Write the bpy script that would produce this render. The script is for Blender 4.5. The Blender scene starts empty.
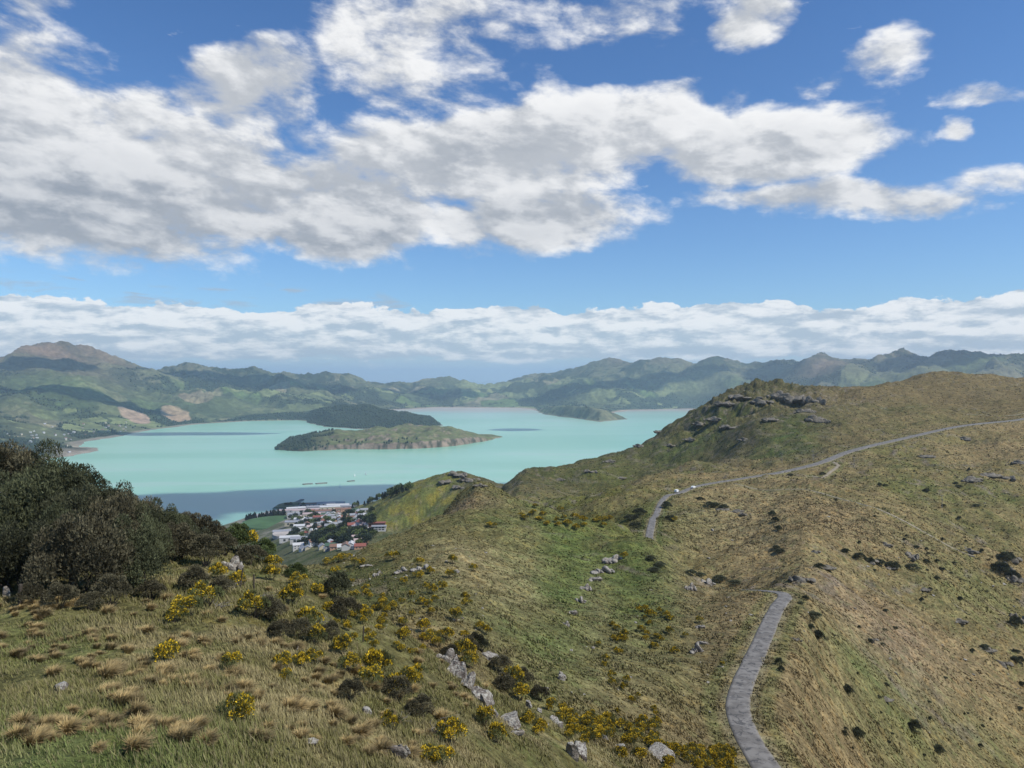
import bpy, math, random, re
import numpy as np
from mathutils import Vector, Matrix
random.seed(7); RS = np.random.RandomState(11)
R = math.radians
scene = bpy.context.scene
COL = scene.collection

# ------------------------------------------------------------------ camera
H = 450.0                 # eye height above the harbour
F = 740.0                 # focal length in pixels of the 1024 px wide frame
HOR = 376.0               # row of the eye level
cam_d = bpy.data.cameras.new("camera"); cam = bpy.data.objects.new("camera", cam_d); COL.objects.link(cam)
cam.location = (0, 0, H); cam.rotation_euler = (R(90), 0, 0)
cam_d.sensor_width = 36; cam_d.lens = F / 1024 * 36
cam_d.shift_y = -(384 - HOR) / 1024
cam_d.clip_start = 0.5; cam_d.clip_end = 300000
scene.camera = cam

SUN_AZ, SUN_EL = 112.0, 50.0      # clockwise from the view direction (+Y), elevation
sd = Vector((math.sin(R(SUN_AZ)) * math.cos(R(SUN_EL)), math.cos(R(SUN_AZ)) * math.cos(R(SUN_EL)), math.sin(R(SUN_EL))))

# ------------------------------------------------------------------ node helper
class NB:
    def __init__(s, tree): s.t = tree; s.n = tree.nodes; s.l = tree.links
    def val(s, v): return v
    def put(s, sock, v):
        if isinstance(v, E): s.l.new(v.s, sock)
        else:
            if hasattr(sock, 'default_value'):
                try: sock.default_value = v
                except Exception: sock.default_value = (v, v, v)
    def m(s, op, a, b=None, c=None, clamp=False):
        n = s.n.new('ShaderNodeMath'); n.operation = op; n.use_clamp = clamp
        s.put(n.inputs[0], a)
        if b is not None: s.put(n.inputs[1], b)
        if c is not None: s.put(n.inputs[2], c)
        return E(s, n.outputs[0])
    def vm(s, op, a, b=None):
        n = s.n.new('ShaderNodeVectorMath'); n.operation = op
        s.put(n.inputs[0], a)
        if b is not None:
            if op == 'SCALE': s.put(n.inputs[3], b)
            else: s.put(n.inputs[1], b)
        return E(s, n.outputs[0])
    def xyz(s, x, y, z):
        n = s.n.new('ShaderNodeCombineXYZ'); s.put(n.inputs[0], x); s.put(n.inputs[1], y); s.put(n.inputs[2], z)
        return E(s, n.outputs[0])
    def sep(s, v):
        n = s.n.new('ShaderNodeSeparateXYZ'); s.put(n.inputs[0], v); return [E(s, o) for o in n.outputs]
    def noise(s, v, scale, detail=4, rough=.55, dist=0, lac=2.0, out=0):
        n = s.n.new('ShaderNodeTexNoise'); s.put(n.inputs['Vector'], v); s.put(n.inputs['Scale'], scale)
        n.inputs['Detail'].default_value = detail; n.inputs['Roughness'].default_value = rough
        n.inputs['Distortion'].default_value = dist; n.inputs['Lacunarity'].default_value = lac
        return E(s, n.outputs[out])
    def ss(s, v, a, b, lo=0., hi=1.):
        n = s.n.new('ShaderNodeMapRange'); n.interpolation_type = 'SMOOTHSTEP'
        s.put(n.inputs[0], v); s.put(n.inputs[1], a); s.put(n.inputs[2], b); s.put(n.inputs[3], lo); s.put(n.inputs[4], hi)
        return E(s, n.outputs[0])
    def mix(s, f, a, b, mode='MIX'):
        n = s.n.new('ShaderNodeMix'); n.data_type = 'RGBA'; n.blend_type = mode
        s.put(n.inputs[0], f)
        for k, v in ((6, a), (7, b)):
            if isinstance(v, tuple): n.inputs[k].default_value = (*v[:3], 1)
            else: s.put(n.inputs[k], v)
        return E(s, n.outputs[2])
class E:
    def __init__(s, b, sock): s.b = b; s.s = sock
    def __add__(s, o): return s.b.m('ADD', s, o)
    __radd__ = __add__
    def __sub__(s, o): return s.b.m('SUBTRACT', s, o)
    def __rsub__(s, o): return s.b.m('SUBTRACT', o, s)
    def __mul__(s, o): return s.b.m('MULTIPLY', s, o)
    __rmul__ = __mul__
    def __truediv__(s, o): return s.b.m('DIVIDE', s, o)
    def max(s, o): return s.b.m('MAXIMUM', s, o)
    def min(s, o): return s.b.m('MINIMUM', s, o)

# ------------------------------------------------------------------ world: sky with clouds
world = bpy.data.worlds.new("World"); scene.world = world; world.use_nodes = True
nt = world.node_tree; nt.nodes.clear(); b = NB(nt)
tc = nt.nodes.new('ShaderNodeTexCoord')
D = b.vm('NORMALIZE', E(b, tc.outputs['Generated']))
dx, dy, dz = b.sep(D)
az = b.m('ARCTAN2', dx, dy); el = b.m('ARCSINE', dz)
sky = nt.nodes.new('ShaderNodeTexSky'); sky.sky_type = 'NISHITA'; sky.sun_disc = False
sky.sun_elevation = R(SUN_EL); sky.sun_rotation = R(SUN_AZ); sky.altitude = 450
sky.air_density = 1.0; sky.dust_density = 0.7; sky.ozone_density = 2.0
SKY_STR = 0.115
def ae(px, py):          # a direction of the photograph as azimuth and elevation
    x = (px - 512) / F; z = -(py - HOR) / F
    return math.atan2(x, 1), math.atan2(z, math.hypot(x, 1))
# cloud groups: centre, half width, height above / below the centre, tilt, strength
blobs = [(90, 170, 215, 80, 88, 0, 1.4), (320, 215, 116, 62, 46, 0, 1.3), (20, 105, 78, 66, 50, 18, .8), (235, 98, 70, 38, 50, 22, .8),
         (480, 160, 175, 46, 52, 3, .95), (530, 215, 122, 34, 42, 0, .9), (620, 125, 120, 42, 46, 6, .85),
         (770, 142, 122, 38, 40, -2, .85), (845, 200, 132, 19, 19, -6, .72), (385, 50, 44, 70, 50, 0, .24), (470, 25, 90, 46, 52, -8, .25), (590, 5, 80, 40, 46, 0, .42), (440, 92, 60, 40, 30, 0, .26), (640, 45, 50, 26, 24, 0, .16),
         (755, 18, 45, 26, 28, 0, .60), (888, 62, 42, 22, 22, 5, .50), (990, 92, 34, 11, 10, -8, .5), (966, 124, 16, 13, 13, 0, .55), (825, 82, 46, 12, 12, 6, .36),
         (15, 5, 40, 34, 26, 30, .36), (1010, 180, 46, 14, 12, -10, .34)]
wv = b.xyz(az, el * 1.5, 0.0)
warp = b.noise(b.vm('MULTIPLY', D, (1, 1, 1.4)), 7, 5, .6, 0, out=1)
wx, wy, wz = b.sep(warp)
az2 = az + (wx - .5) * .11; el2 = el + (wy - .5) * .055
cov = None
for cx, cy, rx, ru, rd, rot, w in blobs:
    a0, e0 = ae(cx, cy); rx /= F; ru /= F; rd /= F
    ca, sa = math.cos(R(-rot)), math.sin(R(-rot))
    da = az2 - a0; de = el2 - e0
    X = b.m('MULTIPLY', da * ca + de * (-sa), 1 / rx)
    Yv = da * sa + de * ca
    Yn = b.m('MAXIMUM', Yv, 0.) * (1 / ru) + b.m('MAXIMUM', Yv * -1., 0.) * (1 / rd)
    r2 = X * X + Yn * Yn
    c = b.m('MULTIPLY', b.m('SUBTRACT', 1.15, r2, clamp=False), w)
    cov = c if cov is None else b.m('SMOOTH_MAX', cov, c, .12)
cov = b.m('MAXIMUM', b.m('MINIMUM', cov, 1.0), -1.0)
# fbm in a slab that foreshortens toward the horizon
P = b.xyz(dx + dz * .35, dy, dz * 2.1)
def field(P, det=8):
    big = b.noise(P, 5.0, 3, .5, .2)
    fine = b.noise(P, 13.0, det, .60, .15)
    return big * .60 + fine * .70
n0 = field(P, 11)
LS = (0.016, -0.004, 0.022)
n1 = field(b.vm('ADD', P, LS), 7)
n2 = field(b.vm('ADD', P, tuple(3.2 * x for x in LS)), 4)
dens = cov * .60 + (n0 - .68) * 1.9
alpha = b.ss(dens, -.08, .36)
thick = b.ss(dens, .15, 1.0)
lit = b.m('MULTIPLY', (n0 - n1), 1.7) + b.m('MULTIPLY', (n0 - n2), 1.5)
shade = b.ss(lit, -.34, .40)
lo_, hi_ = (.31, .35, .41), (.96, .96, .96)
base_el = b.ss(el, ae(300, 275)[1], ae(300, 120)[1])
under = (1.0 - base_el) * b.ss(cov, .15, .8)
tone = b.m('ADD', shade * .66 + .38, b.m('MULTIPLY', thick, -.30) + b.m('MULTIPLY', under, -.26), clamp=True)
ccol = b.mix(tone, lo_, hi_)
# the far layer above the horizon
P2 = b.xyz(az * 6.0, el * 20.0, 3.7)
m1 = b.noise(P2, 2.5, 10, .62, .15); m1b = b.noise(b.vm('ADD', P2, (.06, .16, 0)), 2.5, 7, .62, .15)
top = b.noise(b.xyz(az * 7., el * 9., 9.1), 1.7, 6, .6) * .060
e_lo = ae(512, 362)[1]; e_hi = ae(512, 312)[1]
band = b.ss(el, e_lo - .010, e_lo + .020) * b.ss(el - top + .030, e_hi + .006, e_hi - .004)
a2 = b.ss(band * .95 + (m1 - .5) * 1.5, .22, .50)
sh2 = b.ss((m1 - m1b) * 2.6 + (m1 - .5) * .9 + b.ss(el, e_lo, e_hi) * .35, -.25, .60)
c2 = b.mix(sh2, (.47, .56, .66), (.95, .96, .97))
# thin grey shreds between the two
m3 = b.noise(b.xyz(az * 5., el * 22., 1.3), 2.0, 7, .6, .5)
sh_band = b.ss(el, ae(0, 305)[1], ae(0, 292)[1]) * b.ss(el, ae(0, 262)[1], ae(0, 276)[1]) * b.ss(az, .1, -.25)
a3 = b.ss(m3 + sh_band * .22, .70, .84) * sh_band * .8
CL = 1.0 / SKY_STR
hz_ = b.ss(el, .055, .0)
skyc = b.mix(1.0, E(b, sky.outputs[0]), b.mix(b.ss(el, .05, .5), (0.62, 0.84, 1.06), (0.46, 0.72, 1.0)), 'MULTIPLY')
skyc = b.mix(hz_ * .75, skyc, tuple(CL * x for x in (.42, .56, .74)))
k1 = b.mix(a3, skyc, tuple(CL * x for x in (.36, .43, .52)))
k2 = b.mix(a2 * .93, k1, b.mix(1.0, c2, (CL * .87,) * 3, 'MULTIPLY'))
k3 = b.mix(alpha * .98, k2, b.mix(1.0, ccol, (CL * .87,) * 3, 'MULTIPLY'))
bg = nt.nodes.new('ShaderNodeBackground'); bg.inputs[1].default_value = SKY_STR
nt.links.new(k3.s, bg.inputs[0])
wo = nt.nodes.new('ShaderNodeOutputWorld'); nt.links.new(bg.outputs[0], wo.inputs[0])
world.cycles.sampling_method = 'MANUAL'; world.cycles.sample_map_resolution = 512

sun_d = bpy.data.lights.new("sun", 'SUN'); sun_d.energy = 3.5; sun_d.angle = R(.53); sun_d.color = (1, .95, .87)
sun = bpy.data.objects.new("sun", sun_d); COL.objects.link(sun)
sun.rotation_euler = (-sd).to_track_quat('-Z', 'Y').to_euler()
vs = scene.view_settings; vs.view_transform = 'Standard'; vs.look = 'None'; vs.exposure = 0.2; vs.gamma = 1; vs.use_curve_mapping = False
cy = scene.cycles; cy.max_bounces = 4; cy.diffuse_bounces = 2; cy.glossy_bounces = 2; cy.transmission_bounces = 2; cy.volume_bounces = 1
cy.transparent_max_bounces = 6; cy.use_denoising = True

# ------------------------------------------------------------------ numpy noise
_perm = RS.permutation(4096)
_ang = RS.rand(4096) * 2 * np.pi; _gx = np.cos(_ang); _gy = np.sin(_ang)
def perlin(x, y, seed=0):
    xi = np.floor(x).astype(np.int64); yi = np.floor(y).astype(np.int64); xf = x - xi; yf = y - yi
    def g(ix, iy, fx, fy):
        h = _perm[(_perm[(ix + seed * 57) & 4095] + iy) & 4095]
        return _gx[h] * fx + _gy[h] * fy
    u = xf * xf * xf * (xf * (xf * 6 - 15) + 10); v = yf * yf * yf * (yf * (yf * 6 - 15) + 10)
    a = g(xi, yi, xf, yf); c = g(xi + 1, yi, xf - 1, yf); d = g(xi, yi + 1, xf, yf - 1); e = g(xi + 1, yi + 1, xf - 1, yf - 1)
    return ((a * (1 - u) + c * u) * (1 - v) + (d * (1 - u) + e * u) * v) * 1.5
def fbm(x, y, s, o=4, seed=0, g=.5):
    r = 0; a = 1; t = 0
    for k in range(o):
        r = r + a * perlin(x / s + 13.7 * k, y / s + 7.1 * k, seed + k); t += a; a *= g; s = s / 2.03
    return r / t
def ridged(x, y, s, o=4, seed=0, g=.5):
    r = 0; a = 1; t = 0
    for k in range(o):
        r = r + a * (1 - np.abs(perlin(x / s + 3.7 * k, y / s + 9.1 * k, seed + k)) * 2); t += a; a *= g; s = s / 2.03
    return r / t
def sst(x, a, b_):
    t = np.clip((x - a) / (b_ - a), 0, 1); return t * t * (3 - 2 * t)
def poly_dist(X, Y, pts, closed=False):
    """distance to a polyline and the parameter (index + t) of the nearest point"""
    best = np.full(X.shape, 1e18); par = np.zeros(X.shape); n = len(pts)
    for i in range(n if closed else n - 1):
        ax, ay = pts[i][:2]; bx, by = pts[(i + 1) % n][:2]
        vx, vy = bx - ax, by - ay; L = vx * vx + vy * vy + 1e-9
        t = np.clip(((X - ax) * vx + (Y - ay) * vy) / L, 0, 1)
        d = (X - ax - t * vx) ** 2 + (Y - ay - t * vy) ** 2
        m = d < best; best = np.where(m, d, best); par = np.where(m, i + t, par)
    return np.sqrt(best), par
def inside(X, Y, pts):
    c = np.zeros(X.shape, bool); n = len(pts)
    for i in range(n):
        x1, y1 = pts[i][:2]; x2, y2 = pts[(i + 1) % n][:2]
        if y1 == y2: continue
        m = ((y1 > Y) != (y2 > Y)) & (X < (x2 - x1) * (Y - y1) / (y2 - y1) + x1)
        c ^= m
    return c
def W(px, py, Y): return ((px - 512) / F * Y, Y, H - (py - HOR) / F * Y)     # image row and column at a chosen distance -> point
def SEA(px, py): Y = H * F / (py - HOR); return ((px - 512) / F * Y, Y)      # a point on the water

def rl(*p): return [W(*q) for q in p]
# ------------------------------------------------------------------ near terrain: heights at surveyed points
cols = {
 -500: [(1250,8),(800,15),(680,25),(590,42),(520,70),(505,95)],
 -200: [(1250,8),(790,15),(675,25),(590,40),(520,62),(505,85)],
 0:   [(1250,8),(768,15.5),(700,21),(640,28),(600,35),(560,44),(520,58),(512,66),(522,80)],
 100: [(1250,8),(768,16),(700,21),(640,28),(600,35),(565,43),(535,57),(530,63),(545,78)],
 200: [(1250,8),(768,16),(700,22),(640,30),(600,37),(570,45),(548,56),(545,60),(575,75)],
 250: [(1250,8),(768,17),(700,23),(640,31),(600,39),(575,47),(558,55),(556,58),(600,72)],
 300: [(1250,8),(768,18),(700,25),(640,34),(600,42),(580,50),(575,53),(640,68)],
 350: [(1250,8),(768,20),(700,28),(650,36),(610,46),(600,50),(640,64),(600,110),(575,150),(556,195),(585,240)],
 375: [(615,48),(650,66),(585,130),(556,185),(545,220),(580,280)],
 400: [(1250,8),(768,22),(700,32),(660,39),(634,46),(630,50),(655,62),(600,105),(560,160),(538,215),(532,245),(556,300)],
 455: [(1250,8),(768,26),(720,33),(680,42),(667,48),(690,60),(640,85),(560,160),(520,260),(500,340),(496,375),(522,460)],
 510: [(1200,9),(768,32),(725,40),(702,47),(715,60),(670,85),(600,130),(540,210),(505,310),(495,365),(510,450),(500,560),(490,700),(478,930),(520,1400)],
 560: [(1200,9),(790,34),(745,42),(728,48),(735,62),(680,88),(600,150),(550,220),(512,310),(506,335),(530,420),(503,500),(512,600),(490,800),(468,1010),(510,1500)],
 600: [(1200,10),(800,38),(757,48),(752,55),(735,70),(680,95),(600,165),(550,230),(524,290),(540,350),(510,440),(491,550),(505,660),(480,850),(455,1080),(500,1600)],
 650: [(1200,10),(850,36),(785,50),(765,65),(720,85),(640,130),(580,190),(546,240),(562,270),(540,295),(520,345),(500,440),(478,620),(492,760),(472,900),(435,1150),(490,1700)],
 700: [(1200,10),(870,38),(810,54),(768,72),(700,98),(640,138),(590,190),(570,212),(590,240),(562,288),(530,350),(490,490),(466,690),(470,800),(440,950),(405,1120),(470,1700)],
 745: [(1200,10),(900,38),(830,60),(768,81),(700,104),(650,130),(600,165),(583,196),(600,222),(574,265),(530,350),(484,520),(462,690),(425,900),(387,1150),(450,1700)],
 800: [(1200,11),(920,45),(830,70),(768,90),(700,113),(650,138),(605,170),(570,230),(530,310),(490,450),(467,600),(430,830),(391,1120),(450,1700)],
 850: [(1200,12),(920,58),(768,112),(700,142),(640,182),(580,255),(520,375),(475,530),(453,650),(420,860),(389,1180),(430,1800)],
 925: [(1200,15),(980,60),(768,150),(700,185),(620,250),(540,365),(475,560),(433,790),(400,1050),(375,1380),(420,1900)],
 1024:[(1200,20),(980,75),(768,190),(700,232),(620,310),(540,430),(470,600),(419,870),(395,1120),(378,1430),(410,2000)],
 1250:[(1200,25),(950,90),(768,210),(620,340),(520,500),(420,850),(390,1200),(376,1500),(410,2100)],
 1700:[(1200,25),(950,90),(768,210),(620,340),(520,500),(420,850),(390,1200),(374,1500),(410,2100)],
}
cp = []
for px, l in cols.items():
    for py, Y in l: cp.append(((px - 512) / F, math.log(Y), py))
def cz(px, Y, Z): cp.append(((px - 512) / F, math.log(Y), HOR + (H - Z) / Y * F))
for Y, Z in ((120, 418), (250, 366), (500, 278), (900, 212), (1300, 155), (1600, 110), (1900, 70), (2200, 34), (2450, 10), (2640, 0), (3000, -30), (4000, -120)): cz(300, Y, Z)
for px in (-500, -200, 0, 100, 200, 250):
    k = {200: 2150, 250: 2380, 300: 2640}.get(px, 1800)
    for Y, Z in ((120, 418), (250, 372), (500, 280), (k * .5, 120), (k * .72, 45), (k * .88, 16), (k, 0), (k * 1.15, -30), (k * 1.5, -90), (5000, -250)): cz(px, Y, Z)
for Y, Z in ((300, 345), (600, 262), (950, 222), (1200, 186), (1500, 140), (1800, 105), (2050, 72), (2300, 42), (2560, 4), (2700, -14), (3200, -60), (5000, -250)): cz(345, Y, Z)
for Y, Z in ((450, 290), (600, 262), (850, 232), (1000, 222), (1200, 198), (1400, 166), (1600, 130), (1800, 98), (2050, 66), (2300, 30), (2500, 4), (2700, -12), (3200, -60), (5000, -250)): cz(375, Y, Z)
for Y, Z in ((450, 295), (600, 258), (800, 235), (1100, 212), (1300, 188), (1600, 120), (2100, 35), (2500, -5), (2700, -20), (3200, -60), (5000, -250)): cz(400, Y, Z)
for px, Y, Z in ((455, 560, 315), (455, 700, 290), (425, 450, 300), (425, 560, 262), (425, 800, 225), (425, 1100, 205)): cz(px, Y, Z)
for Y, Z in ((1100, 180), (1600, 90), (2300, 10), (3000, -60), (5000, -250)): cz(455, Y, Z)
for px in (510, 560, 600, 650): 
    for Y, Z in ((2200, 30), (2600, -30), (3500, -120), (5000, -250)): cz(px, Y, Z)
for px in (700, 745, 800, 850, 925, 1024, 1250, 1700):
    for Y, Z in ((2700, 120), (3300, -30), (4200, -150), (5500, -250)): cz(px, Y, Z)
cp = np.array(cp)
def tps_fit(p, f):
    n = len(p); d2 = ((p[:, None] - p[None]) ** 2).sum(-1)
    K = .5 * d2 * np.log(d2 + 1e-12) + np.eye(n) * 1e-4
    A = np.zeros((n + 3, n + 3)); A[:n, :n] = K; A[:n, n] = 1; A[:n, n + 1:] = p; A[n, :n] = 1; A[n + 1:, :n] = p.T
    return np.linalg.solve(A, np.concatenate([f, np.zeros(3)]))
VS = .75
pts = np.stack([cp[:, 0] * 1.6, cp[:, 1] * VS], 1); wts = tps_fit(pts, cp[:, 2])
def tps_eval(u, v):
    q = np.stack([u * 1.6, v * VS], -1).reshape(-1, 2); out = np.zeros(len(q))
    for i in range(0, len(q), 20000):
        c = q[i:i + 20000]; d2 = ((c[:, None] - pts[None]) ** 2).sum(-1)
        out[i:i + 20000] = (.5 * d2 * np.log(d2 + 1e-12)) @ wts[:-3] + wts[-3] + c @ wts[-2:]
    return out.reshape(u.shape)
# grid: columns fan out from the summit, rows are spaced by ratio of distance
ui = np.concatenate([np.linspace(-2.6, -.80, 70)[:-1], np.linspace(-.80, .80, 1180), np.linspace(.80, 2.6, 70)[1:]])
Y_SPLIT = 2950.0
v_near = np.linspace(math.log(7.), math.log(Y_SPLIT), 1150)
v_far = np.linspace(math.log(Y_SPLIT), math.log(26000.), 640)
vi = np.concatenate([v_near, v_far[1:]])
NU, NV = len(ui), len(vi)
cu = np.linspace(-2.6, 2.6, 260); cv = np.linspace(vi[0], vi[-1], 330)
CU, CV = np.meshgrid(cu, cv)
cpy = tps_eval(CU, np.minimum(CV, math.log(5200)))
def bilin(a, xs, ys, x, y):
    i = np.clip((x - xs[0]) / (xs[1] - xs[0]), 0, len(xs) - 1.001); j = np.clip((y - ys[0]) / (ys[1] - ys[0]), 0, len(ys) - 1.001)
    i0 = i.astype(int); j0 = j.astype(int); fi = i - i0; fj = j - j0
    return (a[j0, i0] * (1 - fi) + a[j0, i0 + 1] * fi) * (1 - fj) + (a[j0 + 1, i0] * (1 - fi) + a[j0 + 1, i0 + 1] * fi) * fj
U, V = np.meshgrid(ui, vi)
YY = np.exp(V); XX = U * YY
Znear = H - (bilin(cpy, cu, cv, U, V) - HOR) / F * YY
Znear = np.where(YY > 5000, -300, Znear)

# ------------------------------------------------------------------ far terrain: ranges round the harbour
ranges = [
 (rl((-900,372,5000),(-500,368,6500),(-300,366,7500),(-120,358,8500),(0,353,9300),(30,347,9500),(62,345,9500),(95,351,9700),(125,361,9900),(165,374,10200)), 2300, 1.25),
 (rl((62,347,9500),(90,372,8300),(120,392,7400)), 700, 1.2), (rl((0,355,9300),(-10,380,7600),(10,400,6300)), 900, 1.2), (rl((125,361,9900),(180,385,8700),(220,400,7800)), 700, 1.2),
 (rl((150,375,10400),(185,364,10800),(208,370,10800),(228,368,11000),(255,364,11200),(285,374,11500),(330,375,12000),(380,385,12600),(440,380,13200),(480,386,13500),(520,383,13200)), 1500, 1.3),
 (rl((255,366,11200),(290,385,9900),(300,400,8900)), 600, 1.2), (rl((330,376,12000),(350,392,10300)), 600, 1.2), (rl((440,380,13200),(450,392,12000),(500,399,11300)), 500, 1.2),
 (rl((395,390,12000),(420,388,12000),(470,391,12000),(520,388,12500)), 700, 1.3),
 (rl((490,386,14000),(540,373,13800),(575,368,13500),(592,361,13200),(612,360,13000),(640,362,12800),(658,357,12500),(675,358,12500),(695,363,12500),(708,364,12200),(718,356,12000),(745,361,11800),(775,361,11600),(800,363,11500),(815,359,11200),(828,352,11000),(845,358,11000),(870,361,10900),(890,358,10700),(902,351,10500),(930,356,10300),(955,352,10000),(980,357,9800),(1024,357,9500),(1200,350,9000),(1700,330,8000)), 1500, 1.2),
 (rl((600,361,13000),(570,380,12000),(545,395,11300)), 500, 1.2), (rl((658,358,12500),(640,378,11500),(600,396,10700),(560,404,9800)), 520, 1.2),
 (rl((718,357,12000),(690,376,11200),(655,394,10500)), 480, 1.2), (rl((760,361,11700),(730,378,10900),(700,396,10300)), 480, 1.2), (rl((828,353,11000),(775,374,10500),(730,390,10200)), 480, 1.2), (rl((902,352,10500),(850,368,9700),(800,385,9000)), 480, 1.2),
 (rl((995,357,9700),(1000,370,8700),(900,385,8000)), 500, 1.2),
]
shore = [SEA(-900, 560), SEA(-300, 505), SEA(-50, 474), SEA(30, 461), SEA(70, 456), SEA(100, 451), SEA(97, 448), SEA(78, 447), SEA(86, 442), SEA(115, 437), SEA(150, 430), SEA(200, 424), SEA(250, 421),
         SEA(300, 420), SEA(325, 427), SEA(357, 429), SEA(420, 428.5), SEA(445, 425.5), SEA(430, 420), SEA(405, 414), SEA(392, 410), SEA(440, 407.5), SEA(520, 408), SEA(535, 410), SEA(545, 414.5), SEA(575, 418.5),
         SEA(600, 422), SEA(627, 419), SEA(612, 413.5), SEA(628, 410.5), SEA(690, 409), SEA(712, 410), SEA(740, 432), SEA(800, 470), SEA(900, 520), (2400, 900), (-5500, 900)]
island = [SEA(274, 450), SEA(300, 451.5), SEA(340, 449.5), SEA(390, 449.5), SEA(425, 448.5), SEA(455, 446), SEA(484, 441.5), SEA(504, 437), SEA(492, 434.8), SEA(440, 434.5), SEA(380, 436), SEA(320, 438), SEA(284, 443)]
far = YY > 1400
Xf, Yf = XX[far], YY[far]
wpx = Xf + 260 * fbm(Xf, Yf, 1500, 3, 40); wpy = Yf + 260 * fbm(Xf, Yf, 1500, 3, 50)
zf = np.zeros(Xf.shape)
for line, w, pw in ranges:
    d, t = poly_dist(wpx * .3 + Xf * .7, wpy * .3 + Yf * .7, line); zc = np.interp(t, range(len(line)), [q[2] for q in line])
    g = .62 * np.exp(-(d / (w * 1.15)) ** (pw * .85)) + .38 / (1 + (d / w) ** (pw * 1.5)); zf = np.maximum(zf, zc * g)
er = ridged(wpx, wpy, 1500, 5, 3, .52)
er2 = ridged(wpx, wpy, 520, 4, 13, .55); crest = np.clip(zf / 600, 0, 1.2)
zf = zf * (1 + (er - .52) * .80 * (1.1 - .92 * np.clip(crest, 0, 1))) + (er - .5) * 50 + (ridged(Xf, Yf, 700, 5, 15, .6) - .5) * 48 * np.clip(crest, 0, 1) + (er2 - .5) * 70 * np.clip(crest * 1.6, .15, 1) * (1.15 - .6 * np.clip(crest, 0, 1)) + fbm(Xf, Yf, 220, 4, 9) * 14
sx_ = Xf + 60 * fbm(Xf, Yf, 300, 4, 70); sy_ = Yf + 60 * fbm(Xf, Yf, 300, 4, 71)
ds, _ = poly_dist(sx_, sy_, shore, True); ins = inside(sx_, sy_, shore)
land = sst(ds, 0, 1000)
# low headlands in front of the ranges
pen = poly_dist(Xf, Yf, rl((250,416,7800),(310,411,7400),(358,405,7100),(385,412,6900),(425,418,6700),(443,424,6600))); pl = rl((250,416,7800),(310,411,7400),(358,405,7100),(385,412,6900),(425,418,6700),(443,424,6600))
zp = np.interp(pen[1], range(6), [q[2] for q in pl]) / (1 + (pen[0] / 330) ** 2.4)
h2 = rl((545,407,9400),(562,406,8600),(592,408,7700),(612,413,7500)); d2_, t2_ = poly_dist(Xf, Yf, h2)
zp2 = np.interp(t2_, range(4), [q[2] for q in h2]) / (1 + (d2_ / 260) ** 2.4)
zl = np.maximum(zf * land, 0) + np.minimum(ds * .02, 7)
zl = np.maximum(zl, np.maximum(zp, zp2) * sst(ds, -10, 120) * (1 + .25 * fbm(Xf, Yf, 180, 3, 5)))
zfar = np.where(ins, -np.minimum(ds * .06, 25) - .4, zl)
ix_ = Xf + 26 * fbm(Xf, Yf, 150, 4, 72); iy_ = Yf + 30 * fbm(Xf, Yf, 150, 4, 73)
di, _ = poly_dist(ix_, iy_, island, True); ii_ = inside(ix_, iy_, island)
il = rl((284,441,4720),(300,437,4780),(350,434,4850),(400,431,4980),(440,428.5,5080),(470,431,5200),(497,436,5380)); d3_, t3_ = poly_dist(Xf, Yf, il)
top_ = np.interp(t3_, range(7), [q[2] for q in il])
zi = np.minimum(top_ * sst(di, -190, 300) * 1.05, top_) * (.98 + .55 * fbm(Xf, Yf, 190, 4, 8)) * sst(di, -6, 26) + 1
zfar = np.where(ii_, np.maximum(zi, zfar), zfar)
Zf_full = np.full(XX.shape, -400.); Zf_full[far] = np.where(Yf < 2600, -100, zfar)
ISL = np.zeros(XX.shape, bool); ISL[far] = ii_
PEN = np.zeros(XX.shape); PEN[far] = np.where(zp * sst(ds, -10, 120) > zf * land + 4, 1, 0) * ~ins
# near relief
Zn = Znear.copy(); nm = YY < 5000
Xn, Yn = XX[nm], YY[nm]; zn = Zn[nm]
amp = sst(Yn, 25, 500)
zn = zn + fbm(Xn, Yn, 120, 5, 20) * 7 * sst(Yn, 150, 700) + (ridged(Xn, Yn, 260, 4, 21) - .5) * 16 * sst(Yn, 450, 1000) \
   + (ridged(Xn * .8 + Yn * .6, Yn * .8 - Xn * .6, 85, 4, 26) - .5) * 7.5 * sst(Yn, 140, 260) * (1 - .5 * sst(Yn, 900, 1100)) + fbm(Xn, Yn, 22, 4, 22) * 2.3 * sst(Yn, 40, 160) + fbm(Xn, Yn, 5, 3, 23) * (.35 + .25 * sst(Yn, 60, 300)) + fbm(Xn, Yn, 1.3, 2, 24) * .12
kn = rl((535,492,1180),(505,487,1210),(485,482,1250),(472,475,1280),(456,470.5,1300),(442,474,1340),(425,481,1430),(400,493.5,1600),(385,499,1780),(368,504,2050),(352,507,2330))
dk, tk = poly_dist(Xn + 22 * fbm(Xn, Yn, 130, 3, 140), Yn + 22 * fbm(Xn, Yn, 130, 3, 141), kn)
zk = np.interp(tk, range(len(kn)), [q[2] for q in kn]) - (np.sqrt(dk ** 2 + 28 ** 2) - 28) * (.52 + .12 * sst(tk, 4.5, 6.)) + fbm(Xn, Yn, 90, 5, 142) * 12 * sst(dk, 0, 120) + fbm(Xn, Yn, 18, 4, 143) * 3
hk = np.clip(.5 + .5 * (zk - zn) / 14, 0, 1); zn = np.where(Yn > 900, zn * (1 - hk) + zk * hk + 14 * hk * (1 - hk), zn)
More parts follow.
